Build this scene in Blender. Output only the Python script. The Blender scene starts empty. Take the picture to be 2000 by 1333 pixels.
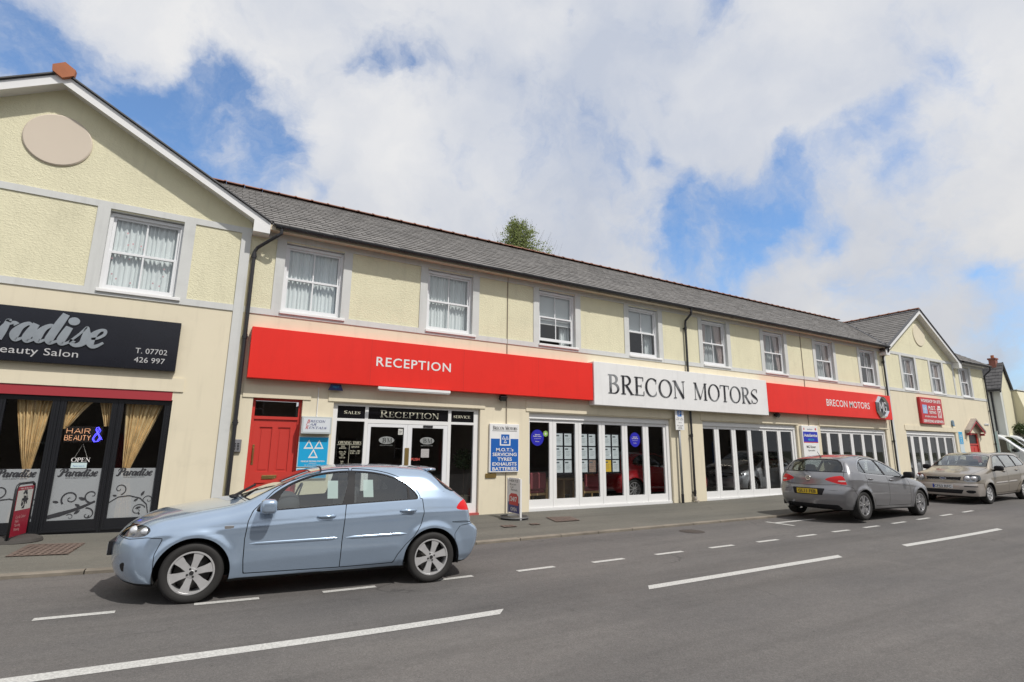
import bpy, math, random
import numpy as np
from mathutils import Vector, Matrix
R = math.radians
random.seed(7); rng = np.random.default_rng(7)
SC = bpy.context.scene; COL = SC.collection
# ---------------------------------------------------------------- camera
cd = bpy.data.cameras.new('camera'); cam = bpy.data.objects.new('camera', cd); COL.objects.link(cam); SC.camera = cam
cd.sensor_width = 36; cd.lens = 18.512; cd.clip_start = .05; cd.clip_end = 6000
YAW, PIT, ROL = 0.52145627, 0.20108779, 0.00910563
def cam2world(v):
    x, y, z = v
    c, s = math.cos(ROL), math.sin(ROL); x, y = c*x-s*y, s*x+c*y
    cp, sp = math.cos(PIT), math.sin(PIT); w = (x, cp*(-z)-sp*y, sp*(-z)+cp*y)
    cy, sy = math.cos(YAW), math.sin(YAW); return Vector((cy*w[0]+sy*w[1], -sy*w[0]+cy*w[1], w[2]))
CX, CY, CZ = cam2world((1,0,0)), cam2world((0,1,0)), cam2world((0,0,1))
cam.matrix_world = Matrix(((CX.x,CY.x,CZ.x,0),(CX.y,CY.y,CZ.y,-12.0),(CX.z,CY.z,CZ.z,1.592),(0,0,0,1)))
# ---------------------------------------------------------------- light
SUN_EL, SUN_AZ = R(55), R(158)      # azimuth clockwise from +Y
sdir = Vector((math.sin(SUN_AZ)*math.cos(SUN_EL), math.cos(SUN_AZ)*math.cos(SUN_EL), math.sin(SUN_EL)))
ld = bpy.data.lights.new('sun', 'SUN'); ld.energy = 2.55; ld.angle = R(1.4); ld.color = (1, .955, .9)
sun = bpy.data.objects.new('sun', ld); COL.objects.link(sun); sun.rotation_euler = sdir.to_track_quat('Z', 'Y').to_euler()
SC.view_settings.view_transform = 'Standard'; SC.view_settings.look = 'None'; SC.view_settings.gamma = 1
SC.view_settings.exposure = 0.47
SC.cycles.max_bounces = 8; SC.cycles.transparent_max_bounces = 12; SC.cycles.caustics_reflective = False; SC.cycles.caustics_refractive = False
SC.cycles.use_denoising = True
# ---------------------------------------------------------------- sky
def build_world():
    w = bpy.data.worlds.new('World'); SC.world = w; w.use_nodes = True
    nt = w.node_tree; N = nt.nodes; L = nt.links; N.clear()
    def nd(t, **k):
        n = N.new(t)
        for a, b in k.items(): setattr(n, a, b)
        return n
    def math_(op, a, b=None, c=None, clamp=False):
        n = nd('ShaderNodeMath', operation=op, use_clamp=clamp)
        for i, s in enumerate((a, b, c)):
            if s is None: continue
            if isinstance(s, (int, float)): n.inputs[i].default_value = s
            else: L.new(s, n.inputs[i])
        return n.outputs[0]
    out = nd('ShaderNodeOutputWorld'); bg = nd('ShaderNodeBackground'); bg.inputs['Strength'].default_value = .1
    sky = nd('ShaderNodeTexSky', sky_type='NISHITA'); sky.sun_disc = False; sky.sun_elevation = SUN_EL; sky.sun_rotation = SUN_AZ
    sky.altitude = 200; sky.air_density = 1.0; sky.dust_density = .6; sky.ozone_density = 1.6
    tc = nd('ShaderNodeTexCoord')
    n1 = nd('ShaderNodeTexNoise'); n1.inputs['Scale'].default_value = 4.5; n1.inputs['Detail'].default_value = 7; n1.inputs['Roughness'].default_value = .58
    L.new(tc.outputs['Generated'], n1.inputs['Vector'])
    sub = nd('ShaderNodeVectorMath', operation='SUBTRACT'); L.new(n1.outputs['Color'], sub.inputs[0]); sub.inputs[1].default_value = (.5,.5,.5)
    sc_ = nd('ShaderNodeVectorMath', operation='SCALE'); L.new(sub.outputs[0], sc_.inputs[0]); sc_.inputs['Scale'].default_value = .20
    wd = nd('ShaderNodeVectorMath', operation='ADD'); L.new(tc.outputs['Generated'], wd.inputs[0]); L.new(sc_.outputs[0], wd.inputs[1])
    # broad openings in the cloud, summed as soft bumps over the sky's directions
    cur = None
    for d, r, s in GAPS:
        di = nd('ShaderNodeVectorMath', operation='DISTANCE'); L.new(wd.outputs[0], di.inputs[0]); di.inputs[1].default_value = d
        q = math_('DIVIDE', di.outputs['Value'], r*1.25); e_ = math_('MULTIPLY', math_('POWER', 2.718, math_('MULTIPLY', math_('MULTIPLY', q, q), -1.)), s*.8)
        cur = e_ if cur is None else math_('ADD', cur, e_)
    cur = math_('MINIMUM', cur, .98)
    n2 = nd('ShaderNodeTexNoise'); n2.inputs['Scale'].default_value = 4.6; n2.inputs['Detail'].default_value = 12; n2.inputs['Roughness'].default_value = .63; n2.inputs['Distortion'].default_value = .35
    L.new(wd.outputs[0], n2.inputs['Vector'])
    g = math_('ADD', cur, math_('MULTIPLY', math_('SUBTRACT', n2.outputs['Fac'], .5), -2.7))
    gm = nd('ShaderNodeMapRange', interpolation_type='SMOOTHSTEP'); L.new(g, gm.inputs['Value']); gm.inputs['From Min'].default_value = .02; gm.inputs['From Max'].default_value = 1.18; gm.inputs['To Max'].default_value = .97
    n3 = nd('ShaderNodeTexNoise'); n3.inputs['Scale'].default_value = 2.6; n3.inputs['Detail'].default_value = 8; n3.inputs['Roughness'].default_value = .52
    L.new(wd.outputs[0], n3.inputs['Vector'])
    cr = nd('ShaderNodeValToRGB'); L.new(n3.outputs['Fac'], cr.inputs['Fac'])
    e = cr.color_ramp.elements; e[0].position = .33; e[0].color = (3.95,4.3,5.05,1); e[1].position = .62; e[1].color = (6.0,6.0,6.05,1)
    # greyer towards the lower right horizon
    sx = nd('ShaderNodeSeparateXYZ'); L.new(tc.outputs['Generated'], sx.inputs[0])
    low = nd('ShaderNodeMapRange'); L.new(sx.outputs['Z'], low.inputs['Value']); low.inputs['From Min'].default_value = .02; low.inputs['From Max'].default_value = .5
    low.inputs['To Min'].default_value = .80; low.inputs['To Max'].default_value = 1.0
    hz = nd('ShaderNodeVectorMath', operation='SCALE'); L.new(cr.outputs['Color'], hz.inputs[0]); L.new(low.outputs[0], hz.inputs['Scale'])
    mx = nd('ShaderNodeMix', data_type='RGBA'); L.new(gm.outputs[0], mx.inputs['Factor']); L.new(hz.outputs[0], mx.inputs['A'])
    sk = nd('ShaderNodeMix', data_type='RGBA', blend_type='MULTIPLY'); sk.inputs['Factor'].default_value = 1; L.new(sky.outputs[0], sk.inputs['A']); sk.inputs['B'].default_value = (.95,1.22,1.42,1)
    L.new(sk.outputs['Result'], mx.inputs['B'])
    L.new(mx.outputs['Result'], bg.inputs['Color']); L.new(bg.outputs[0], out.inputs['Surface'])
GAPS = [((-0.2583, 0.8275, 0.4986), 0.0443, 1.1), ((-0.2191, 0.8381, 0.4996), 0.0367, 1), ((-0.1583, 0.8596, 0.4858), 0.0307, 0.7), ((-0.2721, 0.8159, 0.5101), 0.0302, 0.8), ((-0.1999, 0.8157, 0.5429), 0.0167, 0.5), ((-0.0327, 0.8396, 0.5423), 0.031, 0.95), ((-0.0356, 0.8598, 0.5095), 0.0463, 1.1), ((-0.0116, 0.8732, 0.4872), 0.0582, 1.1), ((0.0229, 0.8787, 0.4769), 0.0453, 1), ((0.0566, 0.8885, 0.4553), 0.0509, 1), ((-0.0794, 0.8946, 0.4398), 0.0416, 0.8), ((-0.0495, 0.908, 0.416), 0.0434, 0.9), ((-0.127, 0.8743, 0.4685), 0.0388, 0.6), ((-0.0983, 0.8604, 0.5001), 0.0329, 0.5), ((0.1482, 0.8868, 0.4377), 0.0185, 0.9), ((0.1456, 0.7792, 0.6097), 0.0212, 0.75), ((0.1965, 0.7661, 0.612), 0.0187, 0.7), ((0.1045, 0.8851, 0.4535), 0.0244, 0.5), ((0.687, 0.5802, 0.4374), 0.0439, 1), ((0.7123, 0.6055, 0.355), 0.0731, 1.15), ((0.7465, 0.5915, 0.3047), 0.0621, 1.15), ((0.7488, 0.547, 0.3743), 0.0498, 1.1), ((0.7808, 0.4653, 0.4171), 0.042, 1), ((0.7835, 0.4292, 0.4494), 0.0293, 0.9), ((0.7932, 0.38, 0.4758), 0.022, 0.6), ((0.7694, 0.5031, 0.3937), 0.0414, 1), ((0.8336, 0.433, 0.343), 0.0259, 0.8), ((0.6128, 0.5904, 0.5253), 0.0232, 0.8), ((0.6091, 0.5399, 0.5809), 0.0188, 0.5), ((0.8022, 0.3358, 0.4936), 0.0246, 0.6), ((0.8087, 0.3025, 0.5045), 0.0222, 0.55), ((0.6014, 0.4461, 0.6628), 0.0289, 0.8), ((0.4618, 0.5664, 0.6826), 0.0178, 0.75), ((0.843, 0.3305, 0.4245), 0.0247, 0.55), ((0.8179, 0.2405, 0.5226), 0.0224, 0.5), ((0.9249, 0.2854, 0.2514), 0.0255, 0.6), ((0.9426, 0.2861, 0.172), 0.0359, 0.6), ((0.7524, 0.416, 0.5107), 0.0142, 0.3), ((0.8661, 0.4285, 0.2573), 0.022, 0.4)]
build_world()
# ---------------------------------------------------------------- materials
MATS = {}
def mat(name, col, rough=.6, metal=0., stain=0., var=.0, vscale=3., bump=0., bscale=40., coat=0., spec=.5, emit=None, estr=0., stretch=None, island=0.):
    if name in MATS: return MATS[name]
    m = bpy.data.materials.new(name); MATS[name] = m; m.use_nodes = True; nt = m.node_tree; N = nt.nodes; L = nt.links
    b = N['Principled BSDF']; b.inputs['Base Color'].default_value = (*col, 1); b.inputs['Roughness'].default_value = rough; b.inputs['Metallic'].default_value = metal
    b.inputs['Coat Weight'].default_value = coat; b.inputs['Coat Roughness'].default_value = .04; b.inputs['Specular IOR Level'].default_value = spec
    if emit: b.inputs['Emission Color'].default_value = (*emit, 1); b.inputs['Emission Strength'].default_value = estr
    if var or bump or island:
        tc = N.new('ShaderNodeTexCoord'); vec = tc.outputs['Object']
        if stretch:
            mp = N.new('ShaderNodeMapping'); mp.inputs['Scale'].default_value = stretch; L.new(vec, mp.inputs['Vector']); vec = mp.outputs[0]
    if var or island:
        cur = None
        base = N.new('ShaderNodeRGB'); base.outputs[0].default_value = (*col, 1); cur = base.outputs[0]
        if var:
            n = N.new('ShaderNodeTexNoise'); n.inputs['Scale'].default_value = vscale; n.inputs['Detail'].default_value = 8; n.inputs['Roughness'].default_value = .6; L.new(vec, n.inputs['Vector'])
            mr = N.new('ShaderNodeMapRange'); L.new(n.outputs['Fac'], mr.inputs['Value']); mr.inputs['From Min'].default_value = .3; mr.inputs['From Max'].default_value = .7
            mr.inputs['To Min'].default_value = 1-var; mr.inputs['To Max'].default_value = 1+var*.6
            s = N.new('ShaderNodeVectorMath'); s.operation = 'SCALE'; L.new(cur, s.inputs[0]); L.new(mr.outputs[0], s.inputs['Scale']); cur = s.outputs[0]
        if stain:      # rain streaks and damp patches
            for sc_, st_, lo_, hi_, am in ((3.0, (1.6,1.6,.16), .52, .74, 1-stain), (1.1, (1,1,1.4), .55, .72, 1-stain*.8)):
                mp2 = N.new('ShaderNodeMapping'); mp2.inputs['Scale'].default_value = st_; L.new(tc.outputs['Object'], mp2.inputs['Vector']); n = N.new('ShaderNodeTexNoise'); n.inputs['Scale'].default_value = sc_; n.inputs['Detail'].default_value = 9; n.inputs['Roughness'].default_value = .65; L.new(mp2.outputs[0], n.inputs['Vector'])
                mr = N.new('ShaderNodeMapRange'); L.new(n.outputs['Fac'], mr.inputs['Value']); mr.inputs['From Min'].default_value = lo_; mr.inputs['From Max'].default_value = hi_; mr.inputs['To Min'].default_value = 1; mr.inputs['To Max'].default_value = am
                s = N.new('ShaderNodeVectorMath'); s.operation = 'SCALE'; L.new(cur, s.inputs[0]); L.new(mr.outputs[0], s.inputs['Scale']); cur = s.outputs[0]
        if island:
            g = N.new('ShaderNodeNewGeometry'); mr = N.new('ShaderNodeMapRange'); L.new(g.outputs['Random Per Island'], mr.inputs['Value'])
            mr.inputs['To Min'].default_value = 1-island; mr.inputs['To Max'].default_value = 1+island
            s = N.new('ShaderNodeVectorMath'); s.operation = 'SCALE'; L.new(cur, s.inputs[0]); L.new(mr.outputs[0], s.inputs['Scale']); cur = s.outputs[0]
        L.new(cur, b.inputs['Base Color'])
    if bump:
        n = N.new('ShaderNodeTexNoise'); n.inputs['Scale'].default_value = bscale; n.inputs['Detail'].default_value = 4; L.new(vec, n.inputs['Vector'])
        bp = N.new('ShaderNodeBump'); bp.inputs['Strength'].default_value = bump; bp.inputs['Distance'].default_value = .02; L.new(n.outputs['Fac'], bp.inputs['Height']); L.new(bp.outputs[0], b.inputs['Normal'])
    return m
def glass(name, tint=(.75,.8,.78), refl=1.0, rough=0.):
    if name in MATS: return MATS[name]
    m = bpy.data.materials.new(name); MATS[name] = m; m.use_nodes = True; nt = m.node_tree; N = nt.nodes; L = nt.links; N.clear()
    o = N.new('ShaderNodeOutputMaterial'); t = N.new('ShaderNodeBsdfTransparent'); t.inputs['Color'].default_value = (*tint, 1)
    g = N.new('ShaderNodeBsdfGlossy'); g.inputs['Roughness'].default_value = rough; g.inputs['Color'].default_value = (.95,.97,.97,1)
    ge = N.new('ShaderNodeNewGeometry'); dt = N.new('ShaderNodeVectorMath'); dt.operation = 'DOT_PRODUCT'; L.new(ge.outputs['Incoming'], dt.inputs[0]); L.new(ge.outputs['Normal'], dt.inputs[1])
    def mth(op, a, b=None, cl=False):       # Schlick reflectance, the same from both sides of the pane
        n = N.new('ShaderNodeMath'); n.operation = op; n.use_clamp = cl
        for i, q in enumerate((a, b)):
            if q is None: continue
            if isinstance(q, (int, float)): n.inputs[i].default_value = q
            else: L.new(q, n.inputs[i])
        return n.outputs[0]
    sch = mth('ADD', mth('MULTIPLY', mth('POWER', mth('SUBTRACT', 1., mth('ABSOLUTE', dt.outputs['Value']), True), 5.), .96), .042)
    mm = N.new('ShaderNodeMath'); mm.operation = 'MULTIPLY'; mm.use_clamp = True; mm.inputs[1].default_value = 1.8*refl; L.new(sch, mm.inputs[0])
    x = N.new('ShaderNodeMixShader'); L.new(mm.outputs[0], x.inputs[0]); L.new(t.outputs[0], x.inputs[1]); L.new(g.outputs[0], x.inputs[2]); L.new(x.outputs[0], o.inputs[0])
    return m
def film(name, col, alpha=.7):
    if name in MATS: return MATS[name]
    m = bpy.data.materials.new(name); MATS[name] = m; m.use_nodes = True; b = m.node_tree.nodes['Principled BSDF']
    b.inputs['Base Color'].default_value = (*col, 1); b.inputs['Alpha'].default_value = alpha; b.inputs['Roughness'].default_value = .5
    return m
def ground_mat(name, c1, c2, speck=.25, patch=None):
    m = bpy.data.materials.new(name); MATS[name] = m; m.use_nodes = True; nt = m.node_tree; N = nt.nodes; L = nt.links
    b = N['Principled BSDF']; b.inputs['Roughness'].default_value = .85; b.inputs['Specular IOR Level'].default_value = .35
    tc = N.new('ShaderNodeTexCoord'); vec = tc.outputs['Object']
    def noise(s, d=6, r=.6, st=None):
        n = N.new('ShaderNodeTexNoise'); n.inputs['Scale'].default_value = s; n.inputs['Detail'].default_value = d; n.inputs['Roughness'].default_value = r
        if st:
            mp = N.new('ShaderNodeMapping'); mp.inputs['Scale'].default_value = st; L.new(vec, mp.inputs['Vector']); L.new(mp.outputs[0], n.inputs['Vector'])
        else: L.new(vec, n.inputs['Vector'])
        return n.outputs['Fac']
    def rng_(v, a, b_, c, d):
        r = N.new('ShaderNodeMapRange'); L.new(v, r.inputs['Value'])
        for k, x in zip(('From Min','From Max','To Min','To Max'), (a,b_,c,d)): r.inputs[k].default_value = x
        return r.outputs[0]
    big = rng_(noise(.55, 5, .6, (.5,1.2,1)), .35, .68, 0, 1)
    mx = N.new('ShaderNodeMix'); mx.data_type = 'RGBA'; L.new(big, mx.inputs['Factor']); mx.inputs['A'].default_value = (*c1,1); mx.inputs['B'].default_value = (*c2,1)
    cur = mx.outputs['Result']
    for v, a, b_, c, d in ((noise(260, 2, .7), .3, .7, 1-speck, 1+speck), (noise(60, 3, .7), .3, .7, 1-speck*.5, 1+speck*.5), (noise(3.2, 6, .7), .58, .75, 1, .80), (noise(14, 5, .8), .35, .65, .93, 1.07), (noise(1.1, 8, .75), .56, .68, 1, 1.10), (noise(.9,8,.7,(.14,2.2,1)), .46,.68,1,.82), (noise(.35,3,.5,(.3,1,1)), .45,.6,1,.90)):
        s = N.new('ShaderNodeVectorMath'); s.operation = 'SCALE'; L.new(cur, s.inputs[0]); L.new(rng_(v,a,b_,c,d), s.inputs['Scale']); cur = s.outputs[0]
    # scattered pale grit and dark gum spots
    for sc, th, f in ((9, .055, 1.5), (6.3, .06, .62)):
        vo = N.new('ShaderNodeTexVoronoi'); vo.inputs['Scale'].default_value = sc; vo.inputs['Randomness'].default_value = 1; L.new(vec, vo.inputs['Vector'])
        ms = noise(2.7 if f > 1 else 1.9, 3)
        a = rng_(vo.outputs['Distance'], th, th+.02, 1, 0); q = rng_(ms, .55, .6, 0, 1)
        mu = N.new('ShaderNodeMath'); mu.operation = 'MULTIPLY'; L.new(a, mu.inputs[0]); L.new(q, mu.inputs[1])
        s = N.new('ShaderNodeVectorMath'); s.operation = 'SCALE'; L.new(cur, s.inputs[0]); L.new(rng_(mu.outputs[0], 0, 1, 1, f), s.inputs['Scale']); cur = s.outputs[0]
    # hairline cracks
    vo = N.new('ShaderNodeTexVoronoi'); vo.feature = 'DISTANCE_TO_EDGE'; vo.inputs['Scale'].default_value = .42
    nw = N.new('ShaderNodeTexNoise'); nw.inputs['Scale'].default_value = 1.6; nw.inputs['Detail'].default_value = 7; L.new(vec, nw.inputs['Vector']); mw = N.new('ShaderNodeMix'); mw.data_type = 'RGBA'; mw.inputs['Factor'].default_value = .45; L.new(vec, mw.inputs['A']); L.new(nw.outputs['Color'], mw.inputs['B']); L.new(mw.outputs['Result'], vo.inputs['Vector'])
    mu = N.new('ShaderNodeMath'); mu.operation = 'MULTIPLY'; L.new(rng_(vo.outputs['Distance'], .0, .006, 1, 0), mu.inputs[0]); L.new(rng_(noise(.5, 3), .5, .6, 0, 1), mu.inputs[1])
    s = N.new('ShaderNodeVectorMath'); s.operation = 'SCALE'; L.new(cur, s.inputs[0]); L.new(rng_(mu.outputs[0], 0, 1, 1, .62), s.inputs['Scale']); cur = s.outputs[0]
    L.new(cur, b.inputs['Base Color'])
    bp = N.new('ShaderNodeBump'); bp.inputs['Strength'].default_value = .5; bp.inputs['Distance'].default_value = .006; L.new(noise(180, 3, .7), bp.inputs['Height']); L.new(bp.outputs[0], b.inputs['Normal'])
    return m
def car_paint(name, col, metal=.35, rough=.32, dirt=.12):
    m = mat(name, col, rough, metal, var=dirt, vscale=2.2, coat=1.0)
    return m
# ---------------------------------------------------------------- mesh builder
class MB:
    def __init__(s): s.v = []; s.f = []; s.k = 0
    def add(s, vs, fs):
        b = len(s.v); s.v += [tuple(map(float, p)) for p in vs]; s.f += [tuple(b+i for i in f) for f in fs]; return s
    def poly(s, vs): return s.add(vs, [tuple(range(len(vs)))])
    def box(s, x0, x1, y0, y1, z0, z1):
        return s.add([(x0,y0,z0),(x1,y0,z0),(x1,y1,z0),(x0,y1,z0),(x0,y0,z1),(x1,y0,z1),(x1,y1,z1),(x0,y1,z1)],
            [(0,3,2,1),(4,5,6,7),(0,1,5,4),(1,2,6,5),(2,3,7,6),(3,0,4,7)])
    def bbox(s, x0, x1, y0, y1, z0, z1, b=.01):     # box with chamfered edges
        pts = []
        for sx in (0,1):
            for sy in (0,1):
                for sz in (0,1):
                    X, Y, Z = (x0,x1)[sx], (y0,y1)[sy], (z0,z1)[sz]; ix, iy, iz = (b,-b)[sx], (b,-b)[sy], (b,-b)[sz]
                    pts += [(X,Y+iy,Z+iz),(X+ix,Y,Z+iz),(X+ix,Y+iy,Z)]
        def I(sx,sy,sz,k): return (sx*4+sy*2+sz)*3+k
        fs = []
        for sx in (0,1): fs.append((I(sx,0,0,0),I(sx,1,0,0),I(sx,1,1,0),I(sx,0,1,0)) if sx else (I(sx,0,1,0),I(sx,1,1,0),I(sx,1,0,0),I(sx,0,0,0)))
        for sy in (0,1): fs.append((I(0,sy,0,1),I(1,sy,0,1),I(1,sy,1,1),I(0,sy,1,1)) if not sy else (I(0,sy,1,1),I(1,sy,1,1),I(1,sy,0,1),I(0,sy,0,1)))
        for sz in (0,1): fs.append((I(0,0,sz,2),I(1,0,sz,2),I(1,1,sz,2),I(0,1,sz,2)) if sz else (I(0,1,sz,2),I(1,1,sz,2),I(1,0,sz,2),I(0,0,sz,2)))
        for a in (0,1):
            for c in (0,1):
                fs += [(I(a,c,0,0),I(a,c,1,0),I(a,c,1,1),I(a,c,0,1)), (I(0,a,c,1),I(1,a,c,1),I(1,a,c,2),I(0,a,c,2)), (I(a,0,c,0),I(a,1,c,0),I(a,1,c,2),I(a,0,c,2))]
                for d in (0,1): fs.append((I(a,c,d,0),I(a,c,d,1),I(a,c,d,2)))
        return s.add(pts, fs)
    def obox(s, o, ax, ay, az, hx, hy, hz):
        o, ax, ay, az = map(Vector, (o, ax, ay, az)); vs = [o+ax*(hx*a)+ay*(hy*b)+az*(hz*c) for c in (-1,1) for a, b in ((-1,-1),(1,-1),(1,1),(-1,1))]
        return s.add(vs, [(0,3,2,1),(4,5,6,7),(0,1,5,4),(1,2,6,5),(2,3,7,6),(3,0,4,7)])
    def prism(s, poly, axis, a, b):                # 2D poly extruded along axis
        n = len(poly)
        def P(p, t): return {'y': (p[0], t, p[1]), 'x': (t, p[0], p[1]), 'z': (p[0], p[1], t)}[axis]
        vs = [P(p, a) for p in poly]+[P(p, b) for p in poly]
        return s.add(vs, [tuple(range(n))[::-1], tuple(range(n, 2*n))]+[(i, (i+1) % n, n+(i+1) % n, n+i) for i in range(n)])
    def tube(s, path, r, n=8, cap=True):
        path = [Vector(p) for p in path]; rs = r if isinstance(r, (list, tuple)) else [r]*len(path); b = len(s.v); up = None
        for i, p in enumerate(path):
            t = (path[min(i+1, len(path)-1)]-path[max(i-1, 0)]).normalized()
            if up is None: up = Vector((0,0,1)) if abs(t.z) < .9 else Vector((1,0,0))
            a = t.cross(up).normalized(); c = a.cross(t).normalized(); up = c
            for k in range(n): th = 2*math.pi*k/n; s.v.append(tuple(p+(a*math.cos(th)+c*math.sin(th))*rs[i]))
        for i in range(len(path)-1):
            for k in range(n): s.f.append((b+i*n+k, b+i*n+(k+1) % n, b+(i+1)*n+(k+1) % n, b+(i+1)*n+k))
        if cap: s.f.append(tuple(b+k for k in range(n))[::-1]); s.f.append(tuple(b+(len(path)-1)*n+k for k in range(n)))
        return s
    def lathe(s, prof, o=(0,0,0), axis='z', n=24, a0=0, a1=2*math.pi):
        b = len(s.v); full = abs(a1-a0-2*math.pi) < 1e-6; m = n if full else n+1
        for r, h in prof:
            for k in range(m):
                th = a0+(a1-a0)*k/n; c, q = r*math.cos(th), r*math.sin(th)
                p = {'z': (c,q,h), 'y': (c,h,q), 'x': (h,c,q)}[axis]; s.v.append((o[0]+p[0], o[1]+p[1], o[2]+p[2]))
        for i in range(len(prof)-1):
            for k in range(n if full else m-1): s.f.append((b+i*m+k, b+i*m+(k+1) % m, b+(i+1)*m+(k+1) % m, b+(i+1)*m+k))
        return s
    def ellipsoid(s, o, rx, ry, rz, n=12, e=1.0):
        b = len(s.v); m = n//2
        def sp(t): return math.copysign(abs(t)**e, t)
        for i in range(m+1):
            ph = -math.pi/2+math.pi*i/m
            for k in range(n):
                th = 2*math.pi*k/n; s.v.append((o[0]+rx*sp(math.cos(ph))*sp(math.cos(th)), o[1]+ry*sp(math.cos(ph))*sp(math.sin(th)), o[2]+rz*sp(math.sin(ph))))
        for i in range(m):
            for k in range(n): s.f.append((b+i*n+k, b+i*n+(k+1) % n, b+(i+1)*n+(k+1) % n, b+(i+1)*n+k))
        return s
    # flat marks: u right, v up in frame F=(origin, ux, uy, n); each mark a hair above the last
    def ribbon(s, F, pts, w, d=.002):
        o, ux, uy, n = F; s.k += 1; d = d+s.k*.00015
        pts = [Vector((p[0], p[1])) for p in pts]; ws = w if isinstance(w, (list, tuple)) else [w]*len(pts); b = len(s.v)
        for i, p in enumerate(pts):
            t = (pts[min(i+1, len(pts)-1)]-pts[max(i-1, 0)]); t = t.normalized() if t.length > 1e-9 else Vector((1,0)); q = Vector((-t.y, t.x))*ws[i]/2
            for sg in (-1, 1): P = p+q*sg; s.v.append(tuple(o+ux*P.x+uy*P.y+n*d))
        for i in range(len(pts)-1): s.f.append((b+2*i, b+2*i+2, b+2*i+3, b+2*i+1))
        return s
    def patch(s, F, poly, d=.002):
        o, ux, uy, n = F; s.k += 1; d = d+s.k*.00015
        return s.poly([o+ux*p[0]+uy*p[1]+n*d for p in poly])
    def rect(s, F, u0, u1, v0, v1, d=.002): return s.patch(F, [(u0,v0),(u1,v0),(u1,v1),(u0,v1)], d)
    def disc(s, F, u, v, ru, rv, d=.002, n=28): return s.patch(F, [(u+ru*math.cos(2*math.pi*k/n), v+rv*math.sin(2*math.pi*k/n)) for k in range(n)], d)
def FR(o, ux=(1,0,0), uy=(0,0,1), n=(0,-1,0)): return tuple(map(Vector, (o, ux, uy, n)))
def link(o, parent=None):
    COL.objects.link(o)
    if parent is not None:
        o.parent = parent
    return o
def wloc(p):
    v = Vector((0,0,0))
    while p is not None: v = v+Vector(p.location); p = p.parent
    return v
def obj(name, mb, m, parent=None, smooth=False, label=None, local=False):
    me = bpy.data.meshes.new(name); off = Vector((0,0,0)) if (parent is None or local) else wloc(parent)
    me.from_pydata([(x-off.x, y-off.y, z-off.z) for x, y, z in mb.v], [], mb.f)
    for q in (m if isinstance(m, (list, tuple)) else [m]): me.materials.append(q)
    if smooth: me.polygons.foreach_set('use_smooth', [True]*len(me.polygons))
    me.update(); o = bpy.data.objects.new(name, me)
    if label: o['label'] = label
    return link(o, parent)
def sharp(o, ang=40):
    me = o.data; me.polygons.foreach_set('use_smooth', [True]*len(me.polygons)); me.set_sharp_from_angle(angle=R(ang)); return o
def tag(o, label=None, cat=None, group=None, kind=None):
    if label: o['label'] = label
    if cat: o['category'] = cat
    if group: o['group'] = group
    if kind: o['kind'] = kind
    return o
def thing(name, label, cat, loc=(0,0,0), group=None, rz=0):
    o = bpy.data.objects.new(name, None); COL.objects.link(o); o.location = loc; o.rotation_euler = (0,0,rz); o.empty_display_size = .2
    return tag(o, label, cat, group)
def base(o, loc):      # move a one-mesh object's origin to its base
    me = o.data; l = Vector(loc); me.transform(Matrix.Translation(-l)); o.location = l; return o
# text on a frame
def text(body, F, u0, v0, w, h, m, parent, name='lettering', bold=0., shear=0., sp=1., d=.004, align='l', mb=None):
    c = bpy.data.curves.new('t', 'FONT'); c.body = body; c.size = 1; c.offset = bold; c.shear = shear; c.space_character = sp; c.space_line = .95; c.resolution_u = 3
    if align == 'c': c.align_x = 'CENTER'
    t = bpy.data.objects.new('t', c); me = bpy.data.meshes.new_from_object(t)
    co = np.array([v.co[:2] for v in me.vertices]); fs = [tuple(p.vertices) for p in me.polygons]
    bpy.data.meshes.remove(me); bpy.data.objects.remove(t); bpy.data.curves.remove(c)
    lo, hi = co.min(0), co.max(0); sv = h/(hi[1]-lo[1]); su = sv if w is None else w/(hi[0]-lo[0])
    o, ux, uy, n = F; own = mb is None
    if own: mb = MB()
    mb.add([o+ux*(u0+(x-lo[0])*su)+uy*(v0+(y-lo[1])*sv)+n*d for x, y in co], fs)
    return obj(name, mb, m, parent) if own else None
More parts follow.
